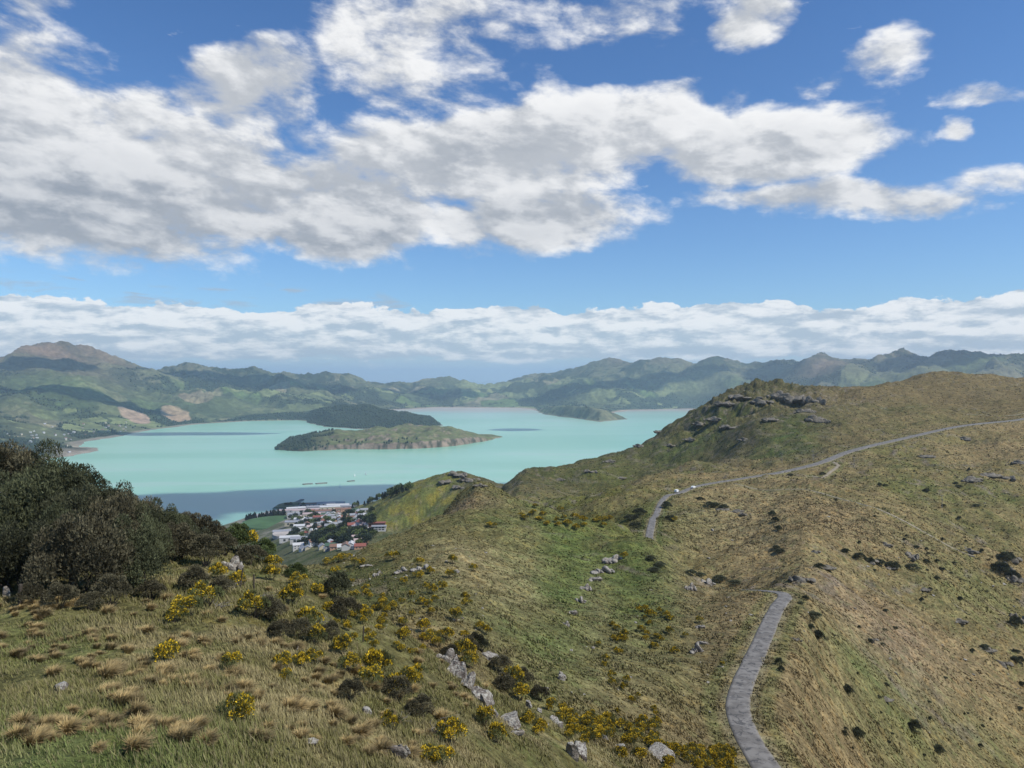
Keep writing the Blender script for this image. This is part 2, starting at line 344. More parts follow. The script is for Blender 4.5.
# crags on the back ridge
cr = np.exp(-(((Xn / Yn * F + 512 - 760) / 85) ** 2)) * sst(Yn, 850, 1000) * (1 - sst(Yn, 1350, 1600)); zn = zn + cr * (ridged(Xn, Yn, 55, 5, 144, .6) - .42) * 20
pn = 512 + F * Xn / Yn; tf = sst(Yn, 850, 1050) * (1 - sst(pn, 400, 430)) * (1 - sst(hk, .1, .6)); zn = zn - (zn - Znear[nm]) * tf
Zn[nm] = zn
RK = np.zeros(XX.shape); RK[nm] = hk * (Yn > 900); TF = np.zeros(XX.shape); TF[nm] = tf
Z = np.maximum(Zn, Zf_full)
SRC_FAR = Zf_full >= Zn
# ------------------------------------------------------------------ roads and tracks: cut into the slope
def gridz(X, Y):
    u = X / Y; v = np.log(Y)
    i = np.clip(np.searchsorted(ui, u) - 1, 0, NU - 2); j = np.clip(np.searchsorted(vi, v) - 1, 0, NV - 2)
    fi = np.clip((u - ui[i]) / (ui[i + 1] - ui[i]), 0, 1); fj = np.clip((v - vi[j]) / (vi[j + 1] - vi[j]), 0, 1)
    return (Z[j, i] * (1 - fi) + Z[j, i + 1] * fi) * (1 - fj) + (Z[j + 1, i] * (1 - fi) + Z[j + 1, i + 1] * fi) * fj
def hit(px, py, ymin=8, ymax=9e9):
    """first ground point seen along the direction of an image position"""
    u = (px - 512) / F; i = int(np.clip(np.searchsorted(ui, u) - 1, 0, NU - 2)); f = (u - ui[i]) / (ui[i + 1] - ui[i])
    zz = Z[:, i] * (1 - f) + Z[:, i + 1] * f; y = np.exp(vi); p = HOR + (H - zz) / y * F
    ok = np.nonzero((p <= py) & (y > ymin) & (y < ymax))[0]
    if not len(ok): return None
    j = ok[0]
    if j == 0: return u * y[0], y[0]
    a, c = p[j - 1], p[j]; t = 0 if a <= py else (a - py) / (a - c + 1e-9)
    yy = y[j - 1] + (y[j] - y[j - 1]) * t
    return u * yy, yy
def catmull(P, n=16):
    P = [np.array(p, float) for p in P]; P = [2 * P[0] - P[1]] + P + [2 * P[-1] - P[-2]]; out = []
    for i in range(1, len(P) - 2):
        for k in range(n):
            t = k / n; a, b_, c, d = P[i - 1:i + 3]
            out.append(.5 * ((2 * b_) + (c - a) * t + (2 * a - 5 * b_ + 4 * c - d) * t * t + (3 * b_ - a - 3 * c + d) * t ** 3))
    out.append(P[-2]); return np.array(out)
def smooth(a, k, it=3):
    for _ in range(it):
        p = np.pad(a, (k, k), 'edge'); a = np.convolve(p, np.ones(2 * k + 1) / (2 * k + 1), 'valid')
    return a
def resample(P, step):
    d = np.concatenate([[0], np.cumsum(np.hypot(*np.diff(P[:, :2], axis=0).T))]); s = np.arange(0, d[-1], step)
    return np.stack([np.interp(s, d, P[:, k]) for k in range(P.shape[1])], 1)
def wp(px, Y): return ((px - 512) / F * Y, Y)
# each road: control points (column, distance)
road_pts = [wp(830, 60), wp(790, 75), wp(765, 84), wp(747, 92), wp(738, 101), wp(743, 111), wp(754, 124), wp(765, 140), wp(773, 154), wp(780, 166), wp(785, 175), wp(781, 184), wp(768, 191), wp(748, 204), wp(722, 222), wp(692, 245), wp(664, 270), wp(650, 292), wp(652, 332), wp(656, 385), wp(665, 440), wp(680, 480),
            wp(700, 505), wp(740, 525), wp(775, 550), wp(800, 575), wp(822, 600), wp(836, 625), wp(852, 655), wp(890, 715), wp(930, 765), wp(980, 820), wp(1024, 865), wp(1100, 950), wp(1250, 1050)]
track_defs = {'farm_track': ([wp(735, 490), wp(770, 465), wp(810, 450), wp(850, 425), wp(890, 400), wp(930, 385), wp(975, 372)], 1.3),
              'gravel_loop': ([wp(834, 598), wp(838, 575), wp(830, 555), wp(822, 540), wp(812, 548)], 2.4),
              'ridge_track': ([wp(880, 930), wp(900, 960), wp(940, 965), wp(1000, 950), wp(1080, 960)], 1.6)}
ROADS = {}
RD = np.full(XX.shape, 1e9)
def cut(name, pts_, half, smooth_k, step=1.5):
    P = resample(catmull(pts_, 14), step); z = smooth(gridz(P[:, 0], P[:, 1]), smooth_k, 3)
    
    if half > 1.5:
        m_ = sst(P[:, 1], 480, 560); z = z * (1 - m_) + smooth(z, 26, 2) * m_; z = z + .7 * sst(P[:, 1], 500, 560) + 6.6 * sst(P[:, 1], 700, 880)
    P = np.column_stack([P, z]); ROADS[name] = (P, half)
    m = (YY > P[:, 1].min() - 45) & (YY < P[:, 1].max() + 45) & (XX > P[:, 0].min() - 30) & (XX < P[:, 0].max() + 30)
    x, y = XX[m], YY[m]; S = P[::3] if half > 1.5 else P[::4]
    d, t = poly_dist(x, y, [tuple(q) for q in S]); zr = np.interp(t, range(len(S)), S[:, 2])
    fw = 6.5 * sst(y, 350, 700) if half > 1.5 else 0; k = 1 - sst(d, half + .7 + fw, half + fw + (9. + 22. * sst(y, 650, 800) if half > 1.5 else 3)); Z[m] = Z[m] * (1 - k) + (zr - .05) * k
    RD[m] = np.minimum(RD[m], d - half * (1 + (1.0 * sst(y, 420, 640) if half > 1.5 else 0)))
cut('summit_road', road_pts, 1.62, 9)
for n_, (p_, w_) in track_defs.items(): cut(n_, p_, w_ / 2, 6)
# ------------------------------------------------------------------ ground colours (what grows or lies there)
PXg = 512 + F * U
def C(*c): return np.array(c, float)
col = np.zeros(XX.shape + (3,))
nearm = ~SRC_FAR
def mixc(base, m, c):
    m = np.asarray(m)[..., None]; return base * (1 - m) + C(*c) * m
def spot(px, py, rx, ry, ymin=8, rot=0):
    """soft patch round a ground point; rx, ry in pixels at that distance"""
    h = hit(px, py, ymin)
    if h is None: return np.zeros(XX.shape)
    x0, y0 = h; dpy = ry
    h2_ = hit(px, py - ry, ymin) or (x0, y0 * 1.1); sv = max(abs(math.log(h2_[1] / y0)), .02)
    a = (U - x0 / y0) * F / rx; c = (V - math.log(y0)) / sv
    if rot: a, c = a * math.cos(rot) - c * math.sin(rot), a * math.sin(rot) + c * math.cos(rot)
    return np.exp(-(a * a + c * c))
X_, Y_ = XX, YY
N1 = fbm(X_, Y_, 60, 5, 31); N2 = fbm(X_, Y_, 14, 4, 32); N3 = fbm(X_, Y_, 240, 4, 33); N4 = fbm(X_, Y_, 3.2, 3, 34)
streak = fbm(X_ * .8 + Z * 1.2, Z * 7, 40, 4, 35)
TAN, STRAW, GREEN, LUSH, SHRUB, ROCK, EARTH, BROWN = (.200,.156,.084), (.27,.225,.13), (.088,.105,.034), (.085,.125,.038), (.042,.052,.020), (.23,.21,.185), (.25,.185,.125), (.125,.10,.055)
base = np.ones(XX.shape + (3,)) * C(*TAN)
base = mixc(base, sst(N1 + .4 * N2, -.15, .35) * .6 * (1 - .5 * sst(PXg, 680, 780) * sst(YY, 90, 120)), GREEN)
# right-hand slope: dry; ridge: olive scrub, darkened in place of a cloud shadow; spur: green
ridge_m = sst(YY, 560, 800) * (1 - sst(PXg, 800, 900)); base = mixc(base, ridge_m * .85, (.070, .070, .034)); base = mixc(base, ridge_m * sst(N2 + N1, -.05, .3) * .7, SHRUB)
base = mixc(base, sst(YY, 850, 1000) * sst(PXg, 800, 860) * .6, (.12, .095, .045))
spur = sst(YY, 75, 110) * (1 - sst(PXg + 40 * N1, 640, 760)) * (1 - sst(YY, 380, 480)); base = mixc(base, spur * .55, GREEN)
base = mixc(base, spur * sst(N2 + .5 * N1, .05, .35) * .55, SHRUB)
fg = 1 - sst(YY, 50, 70); base = mixc(base, fg * .75, (.095, .095, .036)); base = mixc(base, fg * sst(N4 + N2, -.1, .5) * .6, STRAW)
greenzone = RK * (1 - sst(PXg + 30 * N1, 440, 475))
base = mixc(base, greenzone * .85, (.125, .145, .045)); base = mixc(base, greenzone * sst(fbm(X_, Y_, 30, 4, 61), -.1, .3) * .42, (.27, .21, .03))
for px, py, rx, ry, c, w in ((500, 590, 60, 45, STRAW, .55), (470, 560, 50, 20, STRAW, .5), (470, 505, 60, 12, EARTH, .5), (530, 560, 16, 45, EARTH, .45), (600, 620, 50, 60, LUSH, .55), (560, 540, 60, 30, LUSH, .5), (540, 680, 60, 50, LUSH, .6),
                          (620, 660, 45, 40, EARTH, .35), (600, 600, 18, 45, EARTH, .35), (590, 560, 60, 30, LUSH, .4), (650, 600, 40, 40, LUSH, .5), (700, 600, 40, 26, EARTH, .3), (720, 680, 24, 70, BROWN, .5), (60, 740, 150, 40, LUSH, .6), (30, 650, 60, 30, LUSH, .5), (180, 740, 90, 30, LUSH, .4),
                          (840, 620, 60, 60, EARTH, .22), (900, 640, 70, 30, (.22,.165,.125), .5), (880, 700, 70, 40, LUSH, .45), (800, 730, 50, 30, BROWN, .5), (1000, 740, 60, 30, LUSH, .3), (960, 590, 60, 30, LUSH, .35), (720, 520, 60, 30, STRAW, .4), (760, 520, 40, 30, STRAW, .3), (860, 520, 60, 20, EARTH, .22),
                          (900, 480, 60, 40, GREEN, .5), (1000, 500, 60, 30, GREEN, .5), (850, 400, 60, 6, EARTH, .35), (960, 395, 80, 8, BROWN, .5), (900, 412, 90, 12, (.075,.08,.03), .6), (790, 440, 30, 12, LUSH, .5), (700, 440, 50, 20, LUSH, .35), (620, 470, 60, 20, GREEN, .4), (600, 500, 50, 16, (.11,.11,.03), .6)):
    base = mixc(base, np.clip(spot(px, py, rx, ry, 60 if py < 760 and px > 250 and py < 700 else 8) * w * (1 + N1 + N2), 0, 1), c)
base = mixc(base, sst(np.abs(streak), .08, .0) * .25 * sst(YY, 150, 250), BROWN)
slope_rock = sst(ridged(X_, Y_, 26, 4, 36), .66, .82) * sst(N3 + N1, -.05, .4) * sst(YY, 70, 160)
base = mixc(base, slope_rock * .7, (.17, .145, .125))
base = mixc(base, ridge_m * sst(ridged(X_, Y_, 40, 4, 38), .6, .85) * .45, (.17, .15, .13))
# road verges
verge = (1 - sst(RD, .2, 1.6)) * (RD > -3); base = mixc(base, verge * .8, (.20, .18, .11)); base = mixc(base, (1 - sst(np.abs(RD - 2.2), .3, 1.6)) * .35, LUSH)
# town floor and harbour side
townm = TF * (1 - greenzone); base = mixc(base, townm * .85, (.11, .12, .065)); base = mixc(base, townm * sst(YY + 200 * N3, 1750, 2000) * .9, (.21, .20, .18)); base = mixc(base, townm * sst(fbm(X_, Y_, 90, 3, 44), -.05, .15) * .75, (.05, .07, .025))
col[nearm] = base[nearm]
# --- far side
fz = Z; fm = SRC_FAR
xf, yf, z_ = XX[fm], YY[fm], Z[fm]
wx_ = xf + 120 * fbm(xf, yf, 400, 3, 80); wy_ = yf + 120 * fbm(xf, yf, 400, 3, 81)
cell = 420.
def cells(x, y, c, seed):
    """nearest of jittered grid points: cell id hash and edge distance"""
    gx_, gy_ = np.floor(x / c).astype(int), np.floor(y / c).astype(int); b1 = np.full(x.shape, 1e9); b2 = b1.copy(); idv = np.zeros(x.shape, int)
    for i in (-1, 0, 1):
        for j in (-1, 0, 1):
            ix, iy = gx_ + i, gy_ + j; h = _perm[(_perm[(ix + seed) & 4095] + iy) & 4095]; h2x = _perm[(h + 911) & 4095]
            d = np.hypot((ix + .1 + .8 * h / 4096) * c - x, (iy + .1 + .8 * h2x / 4096) * c - y)
            m = d < b1; b2 = np.where(m, b1, np.minimum(b2, d)); b1 = np.where(m, d, b1); idv = np.where(m, h, idv)
    return idv / 4096., b2 - b1
cid, ce = cells(wx_, wy_, cell, 5); cid2, ce2 = cells(wx_, wy_, 900., 9)
fc = np.ones(xf.shape + (3,)) * C(.125, .135, .064)
def mf(m, c):
    global fc
    fc = fc * (1 - np.asarray(m)[:, None]) + C(*c) * np.asarray(m)[:, None]
low = 1 - sst(z_, 120, 420)
mf((cid < .28) * .85, (.22, .25, .10)); mf(((cid > .28) & (cid < .42)) * .85, (.27, .235, .14)); mf(((cid > .42) & (cid < .55)) * .85, (.12, .18, .055)); mf(((cid > .55) & (cid < .66)) * .8, (.07, .095, .04))
nf = fbm(xf, yf, 900, 5, 90); nf2 = fbm(xf, yf, 160, 4, 91)
mf(sst(z_ + 120 * nf, 260, 520) * .85, (.135, .135, .075))
mf(sst(z_ + 160 * nf, 520, 760) * .7, (.15, .12, .08))
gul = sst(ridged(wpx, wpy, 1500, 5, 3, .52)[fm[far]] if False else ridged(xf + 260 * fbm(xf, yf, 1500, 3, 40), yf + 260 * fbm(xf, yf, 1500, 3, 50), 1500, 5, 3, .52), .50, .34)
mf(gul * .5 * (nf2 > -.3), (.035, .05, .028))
bush_m = sst(nf + .7 * nf2, .05, .12); mf(bush_m * .9, (.030, .046, .026))
mf((ce < 30) * (cid2 > .25) * low * .85, (.028, .042, .022)); mf(((cid > .88)) * .85, (.028, .042, .024))
mf(sst(nf2 + .5 * nf, .2, .3) * .7 * low, (.028, .042, .022))
fpx = 512 + F * xf / yf; fpy = HOR + (H - z_) / yf * F
def fs(px, py, rx, ry): 
    h = hit(px, py, 2950)
    if h is None: return 0 * xf
    h2_ = hit(px, py - ry, 2950) or h; sv = max(abs(math.log(h2_[1] / h[1])), .03)
    return np.exp(-(((xf / yf - h[0] / h[1]) * F / rx) ** 2 + ((np.log(yf) - math.log(h[1])) / sv) ** 2))
for px, py, rx, ry, c, w in ((45, 352, 45, 6, (.24, .16, .10), 1.0), (100, 353, 40, 5, (.23, .15, .09), .6), (60, 365, 60, 8, (.17, .125, .08), .7), (135, 416, 16, 3, (.42, .28, .20), 1.3), (175, 414, 15, 4, (.42, .27, .17), 1.3), (195, 397, 20, 1.6, (.40, .27, .19), 1.2),
                             (70, 383, 60, 8, (.12, .16, .06), .8), (170, 400, 60, 8, (.13, .16, .07), .5), (240, 405, 50, 7, (.14, .165, .07), .7), (40, 432, 40, 8, (.18, .19, .09), .6), (30, 410, 40, 5, (.15, .17, .07), .6), (700, 385, 30, 14, (.15, .17, .07), .7), (720, 372, 20, 8, (.16, .17, .08), .5), (825, 365, 25, 6, (.24, .16, .10), .7), (900, 380, 30, 5, (.12, .15, .05), .5), (590, 395, 20, 5, (.13, .15, .06), .6), (975, 362, 30, 3, (.14, .18, .06), .7), (80, 453, 26, 4, (.27, .22, .16), 1.2)):
    g_ = fs(px, py, rx, ry); mf(np.clip((sst(g_ * (1 + .5 * nf2), .30, .42) if c[0] > .38 else g_) * w, 0, 1), c)
mf((1 - sst(z_, 1.5, 5)) * .75, (.36, .30, .23))                                  # shingle and mud along the water
mudm = sst(yf, 8300, 9300) * (1 - sst(z_, 2.5, 6)); mf(mudm * .9, (.42, .32, .25))
mf(PEN[fm] * .92, (.022, .036, .022))
isl = ISL[fm]; sl = np.zeros(XX.shape); sl[1:] = np.abs(np.diff(Z, axis=0)) / np.maximum(np.diff(YY, axis=0), .1); slf = sl[fm]
mf(isl * 1.0, (.13, .145, .055)); mf(isl * sst(fbm(xf, yf, 90, 4, 95), 0, .3) * .6, (.20, .17, .09)); mf(isl * sst(slf, .30, .5) * .9, (.27, .20, .15)); mf(isl * sst(slf, .30, .5) * sst(fbm(xf, yf, 40, 3, 96), .0, .15) * .8, (.04, .05, .025))
mf(isl * (1 - sst(fpx, 300, 350)) * .8, (.03, .045, .022))
hd = np.exp(-((fpx - 585) / 45) ** 2) * (yf < 9300) * (yf > 7200) * (z_ > 4) ; mf(np.clip(hd, 0, 1) * .8, (.12, .125, .06)); mf(np.clip(hd, 0, 1) * sst(fbm(xf, yf, 120, 3, 97), .05, .2) * .7, (.03, .045, .02))
fc *= (1 + .22 * fbm(xf, yf, 60, 3, 98))[:, None]
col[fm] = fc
under = Z < -.2; col[under] = C(.20, .17, .12)
col[nearm] *= np.array([1.16, 1.12, 1.0]); col = np.clip(col, .012, .6)

# ------------------------------------------------------------------ mesh helpers
def np_mesh(name, v, quads=None, tris=None, cols_=None, smooth_=False, mats=(), midx=None, rnd=None):
    me = bpy.data.meshes.new(name); v = np.asarray(v, np.float32); nq = 0 if quads is None else len(quads); ntr = 0 if tris is None else len(tris)
    me.vertices.add(len(v)); me.vertices.foreach_set("co", v.ravel())
    idx = np.concatenate([np.asarray(quads, np.int32).ravel() if nq else np.zeros(0, np.int32), np.asarray(tris, np.int32).ravel() if ntr else np.zeros(0, np.int32)])
    me.loops.add(len(idx)); me.loops.foreach_set("vertex_index", idx)
    me.polygons.add(nq + ntr); st = np.concatenate([np.arange(nq) * 4, nq * 4 + np.arange(ntr) * 3]).astype(np.int32)
    me.polygons.foreach_set("loop_start", st)
    if smooth_: me.polygons.foreach_set("use_smooth", np.ones(nq + ntr, bool))
    for m in mats: me.materials.append(m)
    if midx is not None: me.polygons.foreach_set("material_index", np.asarray(midx, np.int32))
    me.update(calc_edges=True)
    if cols_ is not None:
        a = me.color_attributes.new("Col", 'FLOAT_COLOR', 'POINT'); c4 = np.ones((len(v), 4), np.float32); c4[:, :3] = cols_; a.data.foreach_set("color", c4.ravel())
    return me
def add(name, me, parent=None, loc=None):
    o = bpy.data.objects.new(name, me); COL.objects.link(o)
    if parent: o.parent = parent
    if loc is not None: o.location = loc
    return o
def tag(o, label=None, cat=None, group=None, kind=None):
    if label: o['label'] = label
    if cat: o['category'] = cat
    if group: o['group'] = group
    if kind: o['kind'] = kind
    return o
def mat(name, rough=.9, spec=.25):
    m = bpy.data.materials.new(name); m.use_nodes = True; n = m.node_tree.nodes['Principled BSDF']
    n.inputs['Roughness'].default_value = rough; n.inputs['Specular IOR Level'].default_value = spec
    return m, NB(m.node_tree), n
def attr(b_, name='Col'):
    n = b_.n.new('ShaderNodeVertexColor'); n.layer_name = name; return E(b_, n.outputs[0])
def pos(b_): n = b_.n.new('ShaderNodeNewGeometry'); return E(b_, n.outputs[0])
def bump(b_, h, dist, strength=1.0):
    n = b_.n.new('ShaderNodeBump'); n.inputs['Strength'].default_value = strength; n.inputs['Distance'].default_value = dist; b_.put(n.inputs['Height'], h); return E(b_, n.outputs[0])
def simple(name, c, rough=.85, var=.25, scale=3., spec=.25, objrand=0.):
    m, b_, p = mat(name, rough, spec); t = b_.n.new('ShaderNodeTexCoord'); n = b_.noise(E(b_, t.outputs['Object']), scale, 4)
    f = b_.ss(n, .3, .7, 1 - var, 1 + var)
    if objrand:
        oi = b_.n.new('ShaderNodeObjectInfo'); f = f * b_.m('MULTIPLY_ADD', E(b_, oi.outputs['Random']), 2 * objrand, 1 - objrand)
    b_.put(p.inputs['Base Color'], b_.vm('SCALE', b_.xyz(*c), f)); return m

# ground
mg, b_, p = mat('ground_cover', .95, .1); P0 = pos(b_)
c0 = attr(b_)
g1 = b_.noise(P0, .9, 6, .65); g2 = b_.noise(P0, .16, 5, .6); g3 = b_.noise(P0, 4.5, 3, .6)
f = b_.ss(g1, .3, .7, .55, 1.45) * b_.ss(g2, .3, .7, .72, 1.28) * b_.ss(g3, .3, .7, .75, 1.25)
c1 = b_.vm('SCALE', c0, f)
tint = b_.noise(P0, .35, 4, .6, out=0)
c1 = b_.mix(b_.ss(tint, .52, .66) * .45, c1, b_.mix(1., c1, (1.35, 1.12, .78), 'MULTIPLY'))
c1 = b_.mix(b_.ss(tint, .48, .34) * .5, c1, b_.mix(1., c1, (.60, .82, .62), 'MULTIPLY'))
b_.put(p.inputs['Base Color'], c1); b_.put(p.inputs['Normal'], bump(b_, g1 + g2 * 2.0 + g3 * .3, .55, .9))
mh, b_, p = mat('hill_cover', .95, .1); P0 = pos(b_); c0 = attr(b_); g1 = b_.noise(P0, .02, 5, .65); g2 = b_.noise(P0, .004, 5, .6)
b_.put(p.inputs['Base Color'], b_.vm('SCALE', c0, b_.ss(g1, .3, .7, .7, 1.3) * b_.ss(g2, .3, .7, .85, 1.15))); b_.put(p.inputs['Normal'], bump(b_, g1 * 10 + g2 * 20, 1.6, .8))
def grid_mesh(name, j0, j1, m):
    nr = j1 - j0; v = np.stack([XX[j0:j1], YY[j0:j1], Z[j0:j1]], -1).reshape(-1, 3)
    a = (np.arange(nr - 1)[:, None] * NU + np.arange(NU - 1)[None]).ravel(); q = np.stack([a, a + 1, a + NU + 1, a + NU], 1)
    return np_mesh(name, v, quads=q, cols_=col[j0:j1].reshape(-1, 3), smooth_=True, mats=[m])
js = len(v_near)
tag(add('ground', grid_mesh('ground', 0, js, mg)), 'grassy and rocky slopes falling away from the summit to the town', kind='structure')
tag(add('hills', grid_mesh('hills', js - 1, NV, mh)), 'hazy green and brown hills around the head of the harbour', kind='structure')

# water: one sheet to the horizon
mw, b_, p = mat('harbour_water', .28, .5); P0 = pos(b_); sx, sy, sz = b_.sep(P0)
Pw = b_.xyz(sx * .00035, sy * .0011, 0.); w1 = b_.noise(Pw, 1., 5, .55, .6); w2 = b_.noise(b_.xyz(sx * .0012, sy * .006, 5.), 1., 4, .6, .4)
TQ = (.255, .53, .365); TQ2 = (.335, .61, .445); GREY = (.16, .30, .30); MILK = (.44, .58, .50)
cw = b_.mix(b_.ss(w1, .35, .65), TQ, TQ2)
cw = b_.mix(b_.ss(w2 + (w1 - .5) * .6, .52, .66) * .35, cw, MILK)
cw = b_.mix(b_.ss(sy, 6500., 9800.) * .55, cw, (.40, .50, .45))
cw = b_.mix(b_.ss(sy + (w1 - .5) * 900., 2900., 2600.) * .55, cw, (.13, .31, .29))
cw = b_.mix(b_.ss(sy + (w2 - .5) * 2600., 8800., 9900.) * .85 * b_.ss(sx, -3000., -1200.), cw, (.50, .40, .33))
cw = b_.mix(b_.ss(sy, 14000., 22000.), cw, (.10, .22, .25))
b_.put(p.inputs['Base Color'], cw)
b_.put(p.inputs['Normal'], bump(b_, b_.noise(P0, .12, 4, .6) * 1.0 + b_.noise(P0, .9, 3, .6) * .2, .35, .5))
p.inputs['Specular IOR Level'].default_value = .35
wme = np_mesh('water', [(-60000, 600, 0), (60000, 600, 0), (60000, 62000, 0), (-60000, 62000, 0)], quads=[(0, 1, 2, 3)], mats=[mw])
tag(add('harbour_water', wme), 'milky turquoise harbour water', kind='structure')

# roads
mr, b_, p = mat('worn_asphalt', .85, .25); P0 = pos(b_); r1 = b_.noise(P0, .5, 5, .6); r2 = b_.noise(P0, 3., 4, .6); av = attr(b_)
ar, ag, ab = b_.sep(av)
cr = b_.mix(b_.ss(r1, .4, .6), (.155, .142, .124), (.235, .218, .192)); vor = b_.noise(P0, .9, 4, .6, 1.)
cr = b_.mix(b_.ss(vor, .54, .60) * .8, cr, (.07, .068, .066)); cr = b_.mix(b_.ss(r2, .55, .75) * .3, cr, (.24, .23, .21))
cr = b_.mix(b_.ss(ar, .80, 1.0) * .6, cr, (.22, .19, .14))
b_.put(p.inputs['Base Color'], cr); b_.put(p.inputs['Normal'], bump(b_, r2, .03))
mt, b_, p = mat('bare_track', .95, .1); P0 = pos(b_); r1 = b_.noise(P0, .8, 4, .6); b_.put(p.inputs['Base Color'], b_.mix(b_.ss(r1, .35, .65), (.25, .205, .14), (.36, .31, .23)))
for nm_, (P, half) in ROADS.items():
    T = np.gradient(P[:, :2], axis=0); T /= np.hypot(*T.T)[:, None]; Nn = np.stack([-T[:, 1], T[:, 0]], 1); k = 9; offs = np.linspace(-1, 1, k)
    wob = half * (1 + .12 * fbm(np.arange(len(P)) * 1.5, np.zeros(len(P)), 9, 4, 77))
    v = []; cc = []
    wob = wob * (1 + (1.0 * sst(P[:, 1], 420, 640) if half > 1.5 else 0))
    for o_ in offs:
        e = np.column_stack([P[:, :2] + Nn * (o_ * wob)[:, None], P[:, 2] + (np.sign(Nn[:, 1]) * o_ * .22 * sst(P[:, 1], 480, 700) + .22 * sst(P[:, 1], 480, 700) if half > 1.5 else 0) + .04 * (1 - o_ * o_) + (.0 + .14 * sst(P[:, 1], 220, 500) if half > 1.5 else .08)]); v.append(e); cc.append(np.full((len(P), 3), abs(o_)))
    # skirts down into the ground on both sides
    for o_ in (-1.04, 1.04): v.append(np.column_stack([P[:, :2] + Nn * (o_ * wob)[:, None], P[:, 2] - .6])); cc.append(np.full((len(P), 3), 1.))
    order = [k] + list(range(k)) + [k + 1]; v = np.concatenate([v[i] for i in order]); cc = np.concatenate([cc[i] for i in order]); n = len(P); a = np.arange(n - 1); q = []
    for r in range(k + 1): q.append(np.stack([r * n + a, r * n + a + 1, (r + 1) * n + a + 1, (r + 1) * n + a], 1))
    o = add('road' if half > 1.5 else 'path', np_mesh(nm_, v, quads=np.concatenate(q)[:, ::-1], cols_=cc, smooth_=True, mats=[mr if half > 1.5 else mt]))
    tag(o, {'summit_road': 'worn narrow asphalt road winding down the slope', 'farm_track': 'thin farm track across the dry slope', 'gravel_loop': 'short bare loop of track under the road bend', 'ridge_track': 'faint track along the top of the ridge'}[nm_], kind='structure')
# haze
me = bpy.data.meshes.new('haze'); x0, x1, y0, y1, z0, z1 = -61000, 61000, -300, 62500, -420, 960
vv = [(x, y, z) for x in (x0, x1) for y in (y0, y1) for z in (z0, z1)]
me.from_pydata(vv, [], [(0, 1, 3, 2), (4, 6, 7, 5), (0, 4, 5, 1), (2, 3, 7, 6), (0, 2, 6, 4), (1, 5, 7, 3)])
hm = bpy.data.materials.new('haze'); hm.use_nodes = True; hn = hm.node_tree; hn.nodes.clear(); pv = hn.nodes.new('ShaderNodeVolumePrincipled'); ho = hn.nodes.new('ShaderNodeOutputMaterial')
pv.inputs['Color'].default_value = (.68, .85, 1., 1); pv.inputs['Density'].default_value = 4.1e-5; pv.inputs['Anisotropy'].default_value = 0.1
hn.links.new(pv.outputs[0], ho.inputs['Volume']); me.materials.append(hm); tag(add('haze', me), 'thin blue haze over the far hills', kind='stuff')
# ------------------------------------------------------------------ foliage, rocks, grass: materials
def leafmat(name, c, var=.4, objrand=.32, rough=.75, trans=.15):
    m, b_, p = mat(name, rough, .2); t = b_.n.new('ShaderNodeTexCoord'); n1_ = b_.noise(E(b_, t.outputs['Object']), 2.2, 4, .7)
    oi = b_.n.new('ShaderNodeObjectInfo'); at_ = attr(b_)
    f = b_.ss(n1_, .3, .7, 1 - var, 1 + var) * b_.m('MULTIPLY_ADD', E(b_, oi.outputs['Random']), 2 * objrand, 1 - objrand)
    b_.put(p.inputs['Base Color'], b_.vm('MULTIPLY', b_.vm('SCALE', b_.xyz(*c), f), at_)); return m
def attrmat(name, rough=.9, spec=.15):
    m, b_, p = mat(name, rough, spec); b_.put(p.inputs['Base Color'], attr(b_)); return m
M_bush = leafmat('brown_green_foliage', (.118, .104, .058)); M_olive = leafmat('olive_foliage', (.082, .088, .042)); M_green = leafmat('green_foliage', (.12, .155, .05)); M_scrub = leafmat('scrub_foliage', (.105, .112, .062)); M_dark = leafmat('dark_foliage', (.068, .070, .036))
M_gorse = leafmat('gorse_foliage', (.115, .125, .045)); M_flower = leafmat('gorse_flowers', (.62, .42, .022), .2, .1); M_pine = leafmat('pine_foliage', (.036, .054, .032))
M_twig = simple('grey_wood', (.30, .27, .24), .9, .3, 6); M_bark = simple('dark_bark', (.075, .06, .045), .95, .3, 6)
M_grass = attrmat('grass_blades'); 
mtu, b_, p = mat('tussock_blades', .85, .2); oi = b_.n.new('ShaderNodeObjectInfo'); rr = E(b_, oi.outputs['Random'])
b_.put(p.inputs['Base Color'], b_.vm('MULTIPLY', attr(b_), b_.mix(rr, (.72, .70, .66), (1.25, 1.16, 1.02))))
mrk, b_, p = mat('lichen_rock', .9, .2); t = b_.n.new('ShaderNodeTexCoord'); to = E(b_, t.outputs['Object']); P0 = pos(b_)
k1_ = b_.noise(P0, 1.3, 6, .7); k2_ = b_.noise(P0, 6., 4, .6); nz = b_.sep(E(b_, b_.n.new('ShaderNodeNewGeometry').outputs['Normal']))[2]
rc = b_.mix(b_.ss(k1_, .35, .62), (.13, .105, .09), (.28, .245, .20)); rc = b_.mix(b_.ss(k2_ + nz * .10, .52, .66) * .8, rc, (.50, .475, .40)); rc = b_.mix(b_.ss(b_.noise(P0, 3., 3), .62, .7) * .6, rc, (.06, .055, .05))
b_.put(p.inputs['Base Color'], rc); b_.put(p.inputs['Normal'], bump(b_, k2_ + k1_ * 2, .12)); M_rock = mrk
mrk2, b_, p = mat('brown_crag_rock', .92, .15); P0 = pos(b_); k1_ = b_.noise(P0, .5, 6, .7); k2_ = b_.noise(P0, 2.5, 4, .6)
